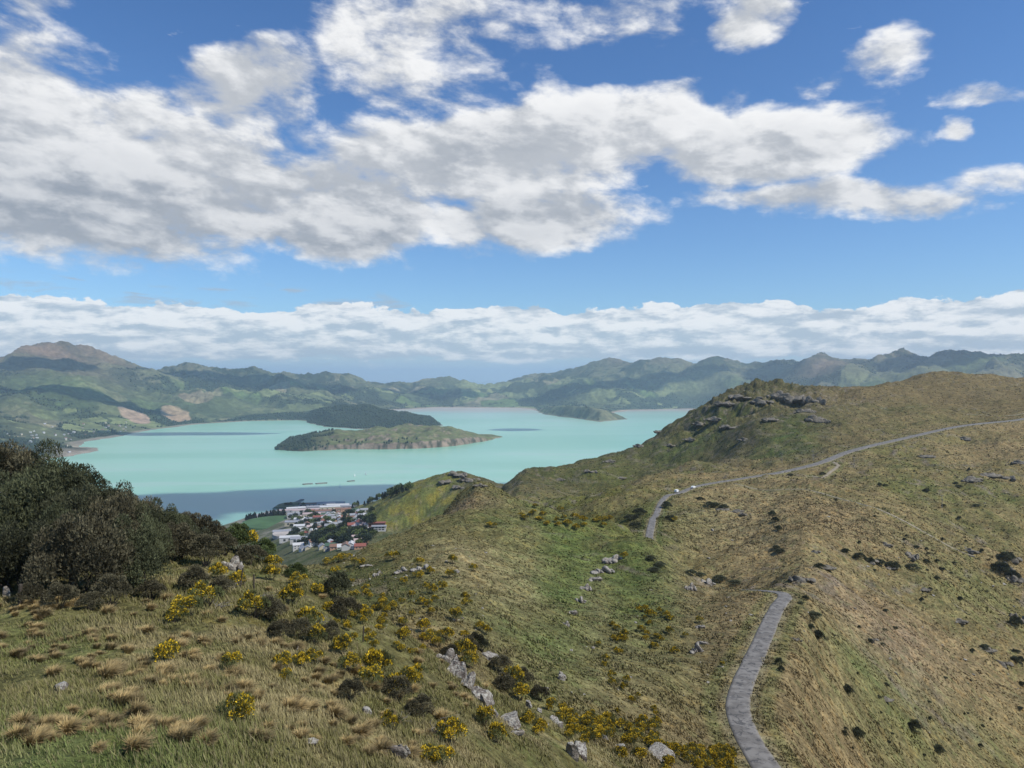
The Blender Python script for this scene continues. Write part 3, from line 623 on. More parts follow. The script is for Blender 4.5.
rc = b_.mix(b_.ss(k1_, .35, .62), (.13, .113, .085), (.24, .215, .17)); rc = b_.mix(b_.ss(k2_, .58, .7) * .6, rc, (.28, .265, .23)); b_.put(p.inputs['Base Color'], rc); b_.put(p.inputs['Normal'], bump(b_, k2_ + k1_ * 2, .3)); M_crag = mrk2

# ------------------------------------------------------------------ shape builders (numpy)
def rotm(rs): q = rs.normal(size=(3, 3)); q, _ = np.linalg.qr(q); return q
def leaf_cloud(centres, radii, n, size, rs, up=.5, squash=(1, 1, 1), aspect=2.2, sprig=False):
    """small leaf faces spread through a set of lobes -> verts, tris, tints"""
    V_, T_, K_ = [], [], []
    w = radii ** 2; w = w / w.sum(); ci = rs.choice(len(radii), n, p=w)
    d = rs.normal(size=(n, 3)); d /= np.linalg.norm(d, axis=1)[:, None]; d[:, 2] = np.where(d[:, 2] < -.3, -d[:, 2], d[:, 2])
    rr_ = radii[ci] * (.72 + .36 * rs.rand(n) ** .6); c = centres[ci] + d * rr_[:, None] * np.array(squash)
    ax = d * (1 - up) + np.array([0, 0, up]) + rs.normal(size=(n, 3)) * .35; ax /= np.linalg.norm(ax, axis=1)[:, None]
    sd_ = np.cross(ax, rs.normal(size=(n, 3))); sd_ /= np.linalg.norm(sd_, axis=1)[:, None] + 1e-9
    L = size * (.6 + .8 * rs.rand(n))[:, None]; wd = L / aspect
    v = np.stack([c - sd_ * wd * .5, c + sd_ * wd * .5, c + ax * L], 1).reshape(-1, 3)
    t = np.arange(n * 3).reshape(-1, 3); tint = np.repeat((.70 + .6 * rs.rand(n))[:, None] * np.array([[1, 1, 1]]), 3, 0) * (1 + .12 * rs.normal(size=(n * 3, 3)) * 0)
    lob = (.80 + .4 * rs.rand(len(radii)))[ci]; tint = tint * np.repeat(lob, 3)[:, None]
    return v, t, tint
def tube(p0, p1, r0, r1, k=5):
    p0, p1 = np.array(p0, float), np.array(p1, float); d = p1 - p0; d /= np.linalg.norm(d) + 1e-9; a = np.cross(d, (0, 0, 1.) if abs(d[2]) < .9 else (1., 0, 0)); a /= np.linalg.norm(a); b2 = np.cross(d, a)
    an = np.arange(k) * 2 * np.pi / k; ring = np.cos(an)[:, None] * a + np.sin(an)[:, None] * b2
    v = np.concatenate([p0 + ring * r0, p1 + ring * r1]); q = [(i, (i + 1) % k, k + (i + 1) % k, k + i) for i in range(k)]; return v, np.array(q)
def branches(tips, base, r, rs, k=5, bend=.2):
    V_, Q_ = [], []; n = 0
    for tip in tips:
        pts_ = [np.array(base) + rs.normal(size=3) * r * .4]; steps = 4
        for s_ in range(1, steps + 1): pts_.append(np.array(base) + (np.array(tip) - base) * s_ / steps + rs.normal(size=3) * bend * np.linalg.norm(np.array(tip) - base) * .18 * (s_ < steps))
        for s_ in range(steps):
            v, q = tube(pts_[s_], pts_[s_ + 1], r * (1 - s_ / steps * .8), r * (1 - (s_ + 1) / steps * .8), k); V_.append(v); Q_.append(q + n); n += len(v)
    return np.concatenate(V_), np.concatenate(Q_)
def cat_mesh(parts):
    V_, T_, K_ = [], [], []; n = 0
    for v, t, k in parts: V_.append(v); T_.append(t + n); K_.append(k); n += len(v)
    return np.concatenate(V_), np.concatenate(T_), np.concatenate(K_)
def bush_proto(kind, seed):
    """unit bush, about 1 m tall and wide -> crown mesh, stem mesh (and flowers)"""
    rs = np.random.RandomState(seed)
    if kind == 'plume':      # upright feathery lobes
        nl = 38; a = rs.rand(nl) * 6.283; r = .46 * np.sqrt(rs.rand(nl)); h = .26 + .62 * (1 - (r / .5) ** 2) * (.55 + .45 * rs.rand(nl)); c = np.stack([np.cos(a) * r, np.sin(a) * r, h], 1); rad = .085 + .06 * rs.rand(nl)
        c = np.concatenate([c, c * [1.05, 1.05, .55]]); rad = np.concatenate([rad, rad * 1.2])
        v, t, k = leaf_cloud(c, rad, 24000, .032, rs, .60, (1, 1, 1.7), 2.2)
    elif kind == 'round':
        nl = 34; a = rs.rand(nl) * 6.283; r = .42 * np.sqrt(rs.rand(nl)); h = .22 + .5 * (1 - (r / .48) ** 2) * (.5 + .5 * rs.rand(nl)); c = np.stack([np.cos(a) * r, np.sin(a) * r, h], 1); rad = .10 + .07 * rs.rand(nl)
        v, t, k = leaf_cloud(c, rad, 8500, .038, rs, .35, (1, 1, 1), 1.7)
    elif kind == 'gorse':
        nl = 20; a = rs.rand(nl) * 6.283; r = .42 * np.sqrt(rs.rand(nl)); h = .18 + .5 * (1 - (r / .55) ** 2) * (.4 + .6 * rs.rand(nl)); c = np.stack([np.cos(a) * r, np.sin(a) * r, h], 1); rad = .09 + .09 * rs.rand(nl)
        v, t, k = leaf_cloud(c, rad, 1700, .10, rs, .6, (1, 1, 1.3), 5.)
        pick = rs.choice(nl, 12, replace=False); fv, ft, fk = leaf_cloud(c[pick] + [0, 0, .03], rad[pick] * 1.05, 900, .055, rs, .3, (1, 1, 1.25), 1.1)
    stems = branches([(x * .8, y * .8, z * .8) for x, y, z in c[:7]], (0, 0, -.12), .022, rs)
    out = [np_mesh(kind + '_foliage', v, tris=t, cols_=k), np_mesh(kind + '_stems', stems[0], quads=stems[1])]
    if kind == 'gorse': out.append(np_mesh('gorse_blossom', fv, tris=ft, cols_=fk, mats=[M_flower]))
    return out
def rock_mesh(seed, n=3, flat=.7, m=None, jag=.35):
    import bmesh
    bm = bmesh.new(); bmesh.ops.create_icosphere(bm, subdivisions=n, radius=.5); rs = np.random.RandomState(seed)
    NP = 9 if jag > .38 else 14; pl = rs.normal(size=(NP, 3)); pl /= np.linalg.norm(pl, axis=1)[:, None]; dd = (.16 if jag > .38 else .28) + .18 * rs.rand(NP)
    co = np.array([v.co[:] for v in bm.verts])
    for k in range(NP):
        s_ = co @ pl[k] - dd[k]; co = co - np.outer(np.maximum(s_, 0), pl[k])
    co += np.stack([fbm(co[:, 0] * 9 + co[:, 2] * 5, co[:, 1] * 9 - co[:, 2] * 4, 2.2, 3, seed % 50 + i) for i in range(3)], 1) * jag * .22
    co[:, 2] *= flat
    for v, c in zip(bm.verts, co): v.co = c
    me = bpy.data.meshes.new('rock'); bm.to_mesh(me); bm.free(); me.materials.append(m or M_rock); return me
def crag_mesh(seed, m, n=9, base=None):
    """outcrop: blocks jammed together in one ridge of rock, with gaps and ledges"""
    rs = np.random.RandomState(seed); V_, F_ = [], []; k = 0
    for i in range(n):
        r = rock_mesh(seed * 31 + i, 2, .9, m, .4); co = np.zeros(len(r.vertices) * 3); r.vertices.foreach_get('co', co); co = co.reshape(-1, 3); fs_ = np.array([p_.vertices[:] for p_ in r.polygons]); bpy.data.meshes.remove(r)
        x = (i + .5) / n - .5 + rs.normal() * .04; s_ = (.20 + .38 * rs.rand() ** 2) * (1.1 - abs(x)); co = co * [s_ * (1 + rs.rand()), s_ * (1 + .5 * rs.rand()), s_ * (.8 + 1.1 * rs.rand() ** 2)]; a = rs.rand() * 6.28
        co = co @ np.array([[math.cos(a), math.sin(a), 0], [-math.sin(a), math.cos(a), 0], [0, 0, 1]]) + [x, rs.normal() * .14, .02 * rs.rand() - .02]; V_.append(co); F_.append(fs_ + k); k += len(co)
    return np_mesh('crag', np.concatenate(V_), tris=np.concatenate(F_), mats=[m])
def tussock_mesh(seed, n=420, lean=.22):
    rs = np.random.RandomState(seed); a = rs.rand(n) * 6.283; out = rs.rand(n) ** .7; la = rs.rand() * 6.28
    b0 = np.stack([np.cos(a) * .12 * rs.rand(n), np.sin(a) * .12 * rs.rand(n), np.full(n, -.04)], 1); L = .55 + .35 * rs.rand(n)
    d = np.stack([np.cos(a) * out * .48 + lean, np.sin(a) * out * .48 + lean * .3, np.ones(n)], 1); d /= np.linalg.norm(d, axis=1)[:, None]
    mid = b0 + d * (L * .6)[:, None]; d2 = d.copy(); d2[:, 2] -= .45 + .45 * rs.rand(n); d2[:, :2] *= 1.45; tip = mid + d2 * (L * .5)[:, None]
    s_ = np.stack([-np.sin(a), np.cos(a), 0 * a], 1) * .011
    v = np.stack([b0 - s_, b0 + s_, mid + s_, mid - s_, tip], 1).reshape(-1, 3); i = np.arange(n) * 5
    q = np.stack([i, i + 1, i + 2, i + 3], 1); t = np.stack([i + 3, i + 2, i + 4], 1)
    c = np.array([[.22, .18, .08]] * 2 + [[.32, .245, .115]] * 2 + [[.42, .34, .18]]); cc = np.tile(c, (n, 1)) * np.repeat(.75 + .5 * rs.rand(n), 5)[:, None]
    return np_mesh('tussock', v, quads=q, tris=t, cols_=cc, mats=[mtu])

# ------------------------------------------------------------------ placing helpers
def gz(x, y): return float(gridz(np.array([x]), np.array([y]))[0])
def prj(x, y, z): return 512 + F * x / y, HOR + (H - z) / y * F
def locwords(px, py):
    return f"{int(round(px / 10.24))} percent across, {int(round(py / 7.68))} percent down"
USED = {}
def uniq(l):
    if l not in USED: USED[l] = 1; return l
    USED[l] += 1
    return l
def dup(root, loc, rz, sc_):
    r = root.copy(); COL.objects.link(r); r.location = loc; r.rotation_euler = (0, 0, rz); r.scale = sc_
    for ch in root.children:
        c = ch.copy(); COL.objects.link(c); c.parent = r
    return r
def thing_root(name): o = bpy.data.objects.new(name, None); COL.objects.link(o); return o
FIRST = {}
def place(key, builder, loc, rz, sc_):
    """first use moves the built thing itself; later uses copy it with its parts"""
    if key not in FIRST:
        o = builder(); FIRST[key] = o; o.location = loc; o.rotation_euler = (0, 0, rz); o.scale = sc_; return o
    return dup(FIRST[key], loc, rz, sc_)
protos = {}
def bush_thing(kind, seed, leaf, name):
    def f():
        k = (kind, seed)
        if k not in protos: protos[k] = bush_proto(kind, seed)
        ms = protos[k]; r = thing_root(name)
        fm_ = ms[0].copy(); fm_.materials.clear(); fm_.materials.append(leaf); add('foliage', fm_, r)
        sm = ms[1].copy(); sm.materials.clear(); sm.materials.append(M_bark); add('stems', sm, r)
        if kind == 'gorse': add('blossom', ms[2], r)
        return r
    return f
ANCH = []       # landmarks for labels
def near_anchor(px, py):
    return min(ANCH, key=lambda a: (a[0] - px) ** 2 + (a[1] - py) ** 2 * 1.5) if ANCH else None
def rel(px, py):
    a = near_anchor(px, py); dx_, dy_ = px - a[0], py - a[1]
    w = ('left of' if dx_ < 0 else 'right of') if abs(dx_) > abs(dy_) else ('above' if dy_ < 0 else 'below')
    return f"{w} {a[2]}"
# ------------------------------------------------------------------ landmarks used by the labels
ANCH = [(20, 500, 'the dead grey branches'), (58, 682, 'the small white-flecked rock'), (146, 585, 'the lone thin fence post'), (190, 604, 'the widest yellow gorse bank'), (290, 542, 'the boulder beside the town view'), (460, 670, 'the tall split outcrop'),
        (662, 751, 'the big pale boulder above the road'), (590, 585, 'the long broken stone band'), (765, 670, 'the lower bend of road'), (690, 490, 'the two parked white cars'), (797, 394, 'the crest crags'), (985, 474, 'the broad dark outcrop'),
        (890, 563, 'the row of dark scrub and rocks'), (455, 475, 'the rocky knoll'), (1010, 600, 'the outcrops by the photo edge'), (847, 690, 'the lone dark bush on the dry slope'), (815, 627, 'the dark bush pair past the hairpin'), (380, 660, 'the gorse patch on the grassy shoulder'), (500, 600, 'the straw-coloured shoulder of the spur'), (230, 740, 'the lower grass')]
def lab(what, px, py):
    for fm_ in ('.0f', '.1f'):
        l = f"{what} {rel(px, py)}, {format(px / 10.24, fm_)} percent across, {format(py / 7.68, fm_)} down"
        if len(re.findall(r"[A-Za-z0-9'-]+", l)) > 16: l = f"{what}, {format(px / 10.24, fm_)} percent across, {format(py / 7.68, fm_)} percent down"
        if l not in USED: break
    return uniq(l)
def ground_col(x, y):
    u = x / y; v = np.log(y); i = np.clip(np.searchsorted(ui, u), 0, NU - 1); j = np.clip(np.searchsorted(vi, v), 0, NV - 1); return col[j, i]
def near_road(x, y, m=.6):
    u = x / y; v = np.log(y); i = np.clip(np.searchsorted(ui, u), 0, NU - 1); j = np.clip(np.searchsorted(vi, v), 0, NV - 1); return RD[j, i] < m

# ------------------------------------------------------------------ shrubs on the near slope
big = [(-28,524,90,92),(12,522,78,82),(48,526,72,80),(80,532,66,66),(108,536,56,56),(138,545,50,52),(160,548,40,48),(176,552,36,40),(196,556,32,30),(-60,560,90,90),(-5,556,76,80),(36,560,80,88),(74,562,70,78),(112,566,62,78),(142,566,48,60),
       (-20,590,70,66),(22,590,74,70),(78,594,88,86),(128,588,62,70),(60,575,60,70),(-50,600,60,60),(166,562,36,40)]
for i, (px, py, w, h) in enumerate(big):
    hp = hit(px, py, 20, 90) or hit(px, py + 12, 20, 90)
    if hp is None: continue
    x, y = hp; sc_ = w * y / F * 1.05; sh = h * y / F
    lf = (M_dark, M_bush, M_olive, M_olive)[i % 4]
    tone = ('deep green', 'brownish', 'olive', 'olive')[i % 4]
    o = place(('plume', i % 4, i % 4 == 0), bush_thing('plume', 100 + i % 4, lf, 'tall_bush'), (x, y, gz(x, y) - .1), RS.rand() * 6.28, (sc_, sc_, sh))
    tag(o, lab(f"tall {tone} feathery bush {'low and wide' if w > h else 'upright'}", px, py - h / 2), 'bush', 'tall dark bushes at the top of the near slope')
for i, (px, py, w, h, g) in enumerate([(104,512,34,40,1),(122,516,36,34,1),(146,520,30,28,0),(188,546,34,36,0),(208,548,34,32,0),(224,556,26,26,0),(236,554,34,32,1),(262,562,30,24,1),(250,566,30,24,0),(337,586,28,30,2),(329,592,18,14,2),(178,560,40,40,0),(206,566,34,34,0),(296,566,22,18,1),
        (60,608,34,28,0),(112,606,36,34,0),(30,604,26,22,0),(150,600,30,22,0),(90,610,24,20,0),(195,590,30,26,0),(222,596,26,22,0),(300,640,26,24,0),(330,640,22,20,0),(345,620,30,26,0),(412,600,22,16,0),(270,620,30,24,0),(280,640,26,22,0),(395,700,34,26,0),(420,716,30,22,0),(350,700,30,22,0),(470,640,18,20,0),(476,648,18,16,2),(482,652,16,14,2),(500,672,22,18,0),(522,684,24,16,0),(540,700,20,16,0),(505,690,24,18,0),(450,660,20,16,0)]):
    hp = hit(px, py, 14, 90) or hit(px, py + 14, 14, 90)
    if hp is None: continue
    x, y = hp; s_ = w * y / F; lf = (M_bush, M_green, M_dark)[g]
    o = place(('round', i % 3, g), bush_thing('round', 200 + i % 3, lf, 'shrub'), (x, y, gz(x, y) - .05), RS.rand() * 6.28, (s_, s_, h * y / F * 1.2))
    tag(o, lab(f"{('brown twiggy', 'leafy green', 'dark green')[g]} {'small' if w < 27 else 'rounded'} shrub", px, py - h / 2), 'shrub', 'shrubs among the grass of the near slope')
# gorse in flower
gor = [(187,616,26,18),(205,606,28,20),(177,622,20,14),(217,580,20,14),(237,588,18,16),(243,556,26,22),(261,560,20,16),(272,568,16,12),(177,530,18,14),(143,505,22,16),(15,524,26,18),(253,618,26,28),(293,604,22,18),(113,590,16,18),(167,665,26,28),(231,672,20,20),(237,722,30,26),(283,668,14,12),(286,682,14,14),
       (309,632,26,26),(316,644,22,16),(315,664,16,20),(341,654,20,20),(363,622,18,14),(377,676,28,26),(371,688,26,18),(387,695,22,18),(406,690,24,22),(418,682,18,24),(424,632,14,16),(456,622,14,14),(462,662,22,18),(511,690,24,22),(450,744,26,26),(497,742,20,18),(485,726,20,16),(391,730,20,16),(429,762,22,16),(442,768,24,18),(350,672,20,18),(292,602,16,18),(528,724,14,18),(283,668,18,14),(300,668,16,18),(470,668,18,14),(520,700,18,14),
       (300,586,16,12),(318,594,14,10),(270,580,18,12),(330,612,14,10),(355,600,12,8),(345,560,14,6),(352,556,14,6),(338,562,12,6),(404,640,14,12),(438,648,12,10),(445,640,14,10),(432,640,14,9)]
rs = np.random.RandomState(5)
for _ in range(90):      # bank of gorse running along the foot of the near slope, and scattered ones on the spur
    t = rs.rand(); gor.append((560 + 175 * t + rs.normal() * 12, 722 + 46 * t + rs.normal() * 9, 9 + 6 * rs.rand(), 7 + 5 * rs.rand()))
for _ in range(70): gor.append((330 + 150 * rs.rand() + rs.normal() * 8, 556 + 100 * rs.rand(), 6 + 5 * rs.rand(), 5 + 4 * rs.rand()))
for _ in range(45): gor.append((640 + rs.normal() * 26, 640 + rs.normal() * 34, 5 + 4 * rs.rand(), 4 + 3 * rs.rand()))
for _ in range(40): gor.append((565 + rs.normal() * 30, 518 + rs.normal() * 10, 5 + 4 * rs.rand(), 3 + 2 * rs.rand()))
def sized(w): return 'tiny' if w < 8 else 'small' if w < 15 else 'medium' if w < 22 else 'broad'
for i, (px, py, w, h) in enumerate(gor):
    hp = hit(px, py, 14, 420)
    if hp is None: continue
    x, y = hp
    if near_road(np.array([x]), np.array([y]), 1.5)[0]: continue
    s_ = w * y / F * 1.15
    o = place(('gorse', i % 5), bush_thing('gorse', 300 + i % 5, M_gorse, 'gorse_bush'), (x, y, gz(x, y) - .05), rs.rand() * 6.28, (s_, s_, min(h * y / F * 1.5, s_ * 1.1)))
    tag(o, lab(f"{sized(w)} gorse bush in yellow flower", px, py - h / 2), 'gorse', 'gorse bushes in yellow flower')
# dark bushes over the dry slope and the ridge
dk_ = [(819,640,17,12),(811,629,8,7),(813,618,16,9),(848,694,13,12),(857,737,16,12),(845,736,8,7),(915,732,16,15),(939,753,12,11),(779,665,8,10),(781,671,8,7),(1018,662,14,8),(926,563,7,6),(805,600,8,6),(1022,685,6,5),(930,590,5,4),(960,600,6,5),(868,562,12,7),(860,558,12,7),(879,565,14,8),(893,568,14,9),(912,570,16,8),(845,552,10,5),(780,552,10,5),(776,548,8,4),(820,568,12,6),(1006,560,16,12),(1000,572,18,14),(1012,578,16,10),(1016,625,12,12),(986,650,12,7),
       (666,508,12,9),(670,520,10,7),(664,512,8,6),(640,515,16,9),(632,520,16,8),(636,528,14,8),(700,500,10,4),(712,506,16,6),(724,508,10,5),(775,522,9,7),(772,516,8,8),(779,530,8,6),(650,560,12,6),(660,566,12,6),(690,574,14,6),(655,572,16,6),(720,580,16,6),(735,584,14,5),(700,576,12,5)]
for _ in range(70): dk_.append((790 + 240 * rs.rand(), 470 + 290 * rs.rand() ** 1.2, 3 + 5 * rs.rand() ** 2, 2.2 + 3 * rs.rand() ** 2))
for i, (px, py, w, h) in enumerate(dk_):
    hp = hit(px, py, 70, 1500)
    if hp is None: continue
    x, y = hp
    if near_road(np.array([x]), np.array([y]), 2)[0]: continue
    s_ = w * y / F
    o = place(('rd', i % 3), bush_thing('round', 210 + i % 3, M_scrub, 'dark_bush'), (x, y, gz(x, y) - .22 * h * y / F), rs.rand() * 6.28, (s_, s_, h * y / F * 1.25))
    tag(o, lab(f"{sized(w)} dark green bush on the slope", px, py - h / 2), 'bush', 'dark bushes dotted over the dry slope')

# ------------------------------------------------------------------ rocks
RM = [rock_mesh(i, 3, .72, M_rock, .42) for i in range(6)]; CM = [crag_mesh(50 + i, M_crag, 14 + 2 * i) for i in range(4)]; CP = [crag_mesh(80 + i, M_rock, 13 + i) for i in range(3)]
rocks = [(447,664,22,22,'c'),(460,680,26,46,'r'),(469,690,18,34,'r'),(485,706,34,22,'r'),(511,726,34,20,'r'),(491,660,28,18,'r'),(368,714,12,14,'r'),(310,744,18,12,'r'),(394,755,24,24,'c'),(529,708,12,12,'r'),(570,718,20,14,'r'),(558,727,14,18,'r'),(561,679,10,8,'r'),(295,650,14,10,'r'),(545,725,8,6,'r'),(573,758,18,26,'r'),
         (662,757,32,18,'r'),(582,757,28,34,'r'),(556,725,14,16,'r'),(596,728,16,8,'r'),(577,728,10,5,'r'),(562,680,9,8,'r'),(290,548,26,18,'r'),(301,564,24,12,'r'),(231,570,22,20,'c'),(229,548,9,14,'r'),(160,512,26,14,'r'),(289,552,16,10,'r'),(12,572,26,22,'r'),(0,530,20,16,'r'),(58,690,17,15,'r'),(23,724,16,9,'r'),(60,728,12,6,'r'),
         (6,600,9,24,'r'),(478,700,16,26,'r'),(540,712,10,8,'r'),(605,740,12,8,'r'),(620,748,12,7,'r'),(696,760,10,6,'r'),(340,590,10,6,'r'),(425,700,8,6,'r'),(515,735,16,10,'c'),(494,716,14,14,'r'),(128,572,20,8,'r'),(460,648,10,10,'r')]
for i, (px, py, w, h, k) in enumerate(rocks):
    hp = hit(px, py, 12, 120)
    if hp is None: continue
    x, y = hp; s_ = w * y / F * 1.1; hh = h * y / F
    me_ = RM[i % 6] if k == 'r' else CP[i % 3]
    o = add('boulder' if k == 'r' else 'rock_outcrop', me_, loc=(x, y + s_ * .1, gz(x, y) + hh * .12)); o.rotation_euler = (0, 0, rs.rand() * (6.28 if k == 'r' else .6)); o.scale = (s_, s_ * .8, hh * (1.3 if k == 'r' else 2.1))
    tag(o, lab(f"{'big' if w > 22 else 'small'} {'upright' if h > w else 'low'} grey lichen-spotted rock", px, py - h / 2), 'rock', 'lichen-spotted rocks on the near slope')
crs = [(614,562,26,14,'c'),(604,572,24,12,'c'),(594,580,18,10,'c'),(586,590,14,12,'c'),(580,602,14,12,'c'),(572,614,12,12,'c'),(566,626,10,10,'c'),(697,652,16,16,'c'),(702,644,14,10,'c'),(691,590,14,14,'c'),(707,584,18,12,'c'),(700,628,12,10,'c'),(562,676,8,8,'r'),(752,640,10,20,'c'),(745,668,8,14,'c'),(757,618,8,12,'c'),(402,572,16,10,'c'),(396,556,14,6,'c'),(378,576,12,10,'c'),(424,570,22,12,'c'),(368,566,16,6,'c'),(455,572,12,5,'c'),
       (797,400,30,14,'g'),(780,397,26,12,'g'),(812,402,20,14,'g'),(814,420,24,12,'g'),(806,412,20,10,'g'),(825,422,14,6,'g'),(742,398,30,8,'g'),(760,402,22,8,'g'),(725,404,22,8,'g'),(714,420,22,7,'g'),(730,428,22,7,'g'),(700,424,18,6,'g'),(770,420,18,7,'g'),(690,440,16,5,'g'),(672,446,16,5,'g'),(640,446,16,5,'g'),(660,432,14,5,'g'),(610,462,16,5,'g'),(590,472,14,5,'g'),(745,440,16,6,'g'),(620,478,14,4,'g'),(560,480,12,4,'g'),(456,475,26,8,'g'),(468,480,20,6,'g'),(446,482,18,7,'g'),(480,486,16,5,'g'),(460,488,18,6,'g'),
       (965,439,16,6,'g'),(988,476,26,9,'g'),(972,481,24,9,'g'),(1003,478,22,8,'g'),(1019,463,18,7,'g'),(928,457,20,6,'g'),(885,546,18,7,'g'),(910,557,18,9,'g'),(868,562,20,6,'g'),(891,568,18,7,'g'),(1006,572,20,18,'g'),(1016,582,18,14,'g'),(800,580,24,10,'g'),(825,568,22,8,'g'),(970,552,18,7,'g'),(1019,622,16,18,'g'),(1000,664,20,10,'g'),(985,650,22,8,'g'),(960,622,18,6,'g'),(912,556,14,8,'g'),(815,552,10,5,'g'),(725,510,20,5,'g'),(738,512,16,5,'g'),(745,515,12,5,'g'),(1012,560,18,10,'g'),(885,700,18,6,'g'),(925,590,14,4,'g'),(795,640,10,5,'g'),(870,640,14,5,'g')]
for i, (px, py, w, h, k) in enumerate(crs):
    hp = hit(px, py, 70, 1500)
    if hp is None: continue
    x, y = hp; s_ = w * y / F; hh = h * y / F
    if near_road(np.array([x]), np.array([y]), s_ * .5 + .3)[0]: continue
    me_ = CP[i % 3] if k == 'c' else CM[i % 4] if k == 'g' else RM[i % 6]
    o = add('rock_outcrop', me_, loc=(x, y + hh * .1, gz(x, y) + hh * .05)); o.rotation_euler = (0, 0, rs.normal() * .35); o.scale = (s_ * .85, s_ * .9, hh * 1.7)
    tag(o, lab(f"{'long' if w > 2 * h else 'stepped'} {'pale' if k == 'c' else 'brown'} rock outcrop {'large' if w > 19 else 'small'}", px, py - h / 2), 'rock', 'rock outcrops on the slopes and ridge')
# scattered small stones on the spur: named one by one
for i in range(150):
    if i < 70: px, py = 340 + 150 * rs.rand(), 545 + 90 * rs.rand()
    elif i < 110: px, py = 540 + 200 * rs.rand(), 590 + 150 * rs.rand()
    else: px, py = 700 + 320 * rs.rand(), 480 + 260 * rs.rand()
    hp = hit(px, py, 45, 600)
    if hp is None or near_road(np.array([hp[0]]), np.array([hp[1]]), 1)[0]: continue
    x, y = hp; w = 2.5 + 4 * rs.rand() ** 2; s_ = w * y / F
    o = add('stone', RM[i % 6], loc=(x, y, gz(x, y) + s_ * .02)); o.rotation_euler = (0, 0, rs.rand() * 6); o.scale = (s_, s_ * .8, s_ * .7)
    tag(o, lab(f"{'small' if w < 4 else 'larger'} loose pale stone in the turf", px, py), 'stone', 'loose stones in the turf')

# ------------------------------------------------------------------ tussocks and grass
TM = [tussock_mesh(i) for i in range(7)]; k = 0; rs = np.random.RandomState(17); tp = []
clus = [(120,600,60,16),(70,650,50,22),(130,660,40,26),(125,700,50,22),(220,690,50,30),(160,730,50,14),(290,720,34,26),(250,640,40,24),(200,650,40,26),(285,600,40,24),(30,640,30,30),(40,605,24,10),(330,680,40,30),(380,740,50,26),(440,700,40,30),(60,735,40,14)]
while len(tp) < 285:
    c = clus[rs.randint(len(clus))]; px, py = c[0] + rs.normal() * c[2] * .6, c[1] + rs.normal() * c[3] * .6
    if py > 764 or px < -10: continue
    hp = hit(px, py, 12, 60)
    if hp is None: continue
    tp.append((px, py, *hp))
for i, (px, py, x, y) in enumerate(tp):
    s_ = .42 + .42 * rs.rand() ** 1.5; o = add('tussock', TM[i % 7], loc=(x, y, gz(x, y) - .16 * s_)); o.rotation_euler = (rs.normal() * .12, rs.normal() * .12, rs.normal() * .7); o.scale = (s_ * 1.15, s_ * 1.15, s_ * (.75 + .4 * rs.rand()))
    tag(o, lab(f"{'shaggy tawny' if s_ > .6 else 'small straw'} tussock", px, py - 6), 'tussock', 'tussock clumps on the near slope')
def scatter_blades(name, n, vfun, pxr, blades, hgt, wid, label, kind_col, vmax_px=None, lay=.5, seed=1):
    rs = np.random.RandomState(seed); px = pxr[0] + (pxr[1] - pxr[0]) * rs.rand(n); y = np.exp(vfun[0] + (vfun[1] - vfun[0]) * rs.rand(n)); x = (px - 512) / F * y
    z = gridz(x, y); ok = (~near_road(x, y, .05)) & (HOR + (H - z) / y * F < 900)
    x, y, z = x[ok], y[ok], z[ok]; n = len(x); c = ground_col(x, y)
    nn = fbm(x, y, 6, 3, 50 + seed); keep = rs.rand(n) < .45 + 1.6 * np.clip(nn + .25, 0, 1); x, y, z, c, nn = x[keep], y[keep], z[keep], c[keep], nn[keep]; n = len(x)
    hh = hgt[0] + (hgt[1] - hgt[0]) * rs.rand(n) ** 1.5; hh = hh * np.clip(1 + 1.2 * nn, .4, 2); ww = wid[0] + wid[1] * y
    X = np.repeat(x, blades) + rs.normal(size=n * blades) * np.repeat(hh, blades) * .35; Y = np.repeat(y, blades) + rs.normal(size=n * blades) * np.repeat(hh, blades) * .35; Zz = gridz(X, Y) - .03
    N = n * blades; hB = np.repeat(hh, blades) * (.6 + .6 * rs.rand(N)); a = rs.rand(N) * 6.283; lean = lay * (rs.rand(N) * .9 + .15); wind = .25
    tipx = X + (np.cos(a) * lean - wind) * hB; tipy = Y + np.sin(a) * lean * hB; tipz = Zz + hB * (1 - .3 * lean); wB = np.repeat(ww, blades) * (.6 + .8 * rs.rand(N)); a2 = rs.rand(N) * 3.14
    v = np.stack([np.stack([X - np.cos(a2) * wB, Y - np.sin(a2) * wB, Zz], 1), np.stack([X + np.cos(a2) * wB, Y + np.sin(a2) * wB, Zz], 1), np.stack([tipx, tipy, tipz], 1)], 1).reshape(-1, 3)
    tint = np.repeat(c, blades, 0); straw = (rs.rand(N) < kind_col[0])[:, None]; g = (.75 + .5 * rs.rand(N))[:, None]; base_ = tint * g * kind_col[1]
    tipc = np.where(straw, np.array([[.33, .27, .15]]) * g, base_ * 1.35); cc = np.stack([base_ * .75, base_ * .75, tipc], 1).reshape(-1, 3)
    o = add(name, np_mesh(name, v, tris=np.arange(N * 3).reshape(-1, 3), cols_=np.clip(cc, 0, .7), mats=[M_grass])); tag(o, label, None, None, 'stuff')
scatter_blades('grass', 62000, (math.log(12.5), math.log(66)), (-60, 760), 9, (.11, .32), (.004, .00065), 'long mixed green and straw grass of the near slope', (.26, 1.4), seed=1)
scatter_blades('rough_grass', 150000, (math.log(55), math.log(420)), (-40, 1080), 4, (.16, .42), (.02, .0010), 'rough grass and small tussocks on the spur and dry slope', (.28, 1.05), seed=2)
scatter_blades('ridge_grass', 60000, (math.log(300), math.log(1450)), (330, 1080), 3, (.3, 1.0), (.02, .0008), 'low scrub and tussock grass over the ridge', (.10, .85), seed=3)
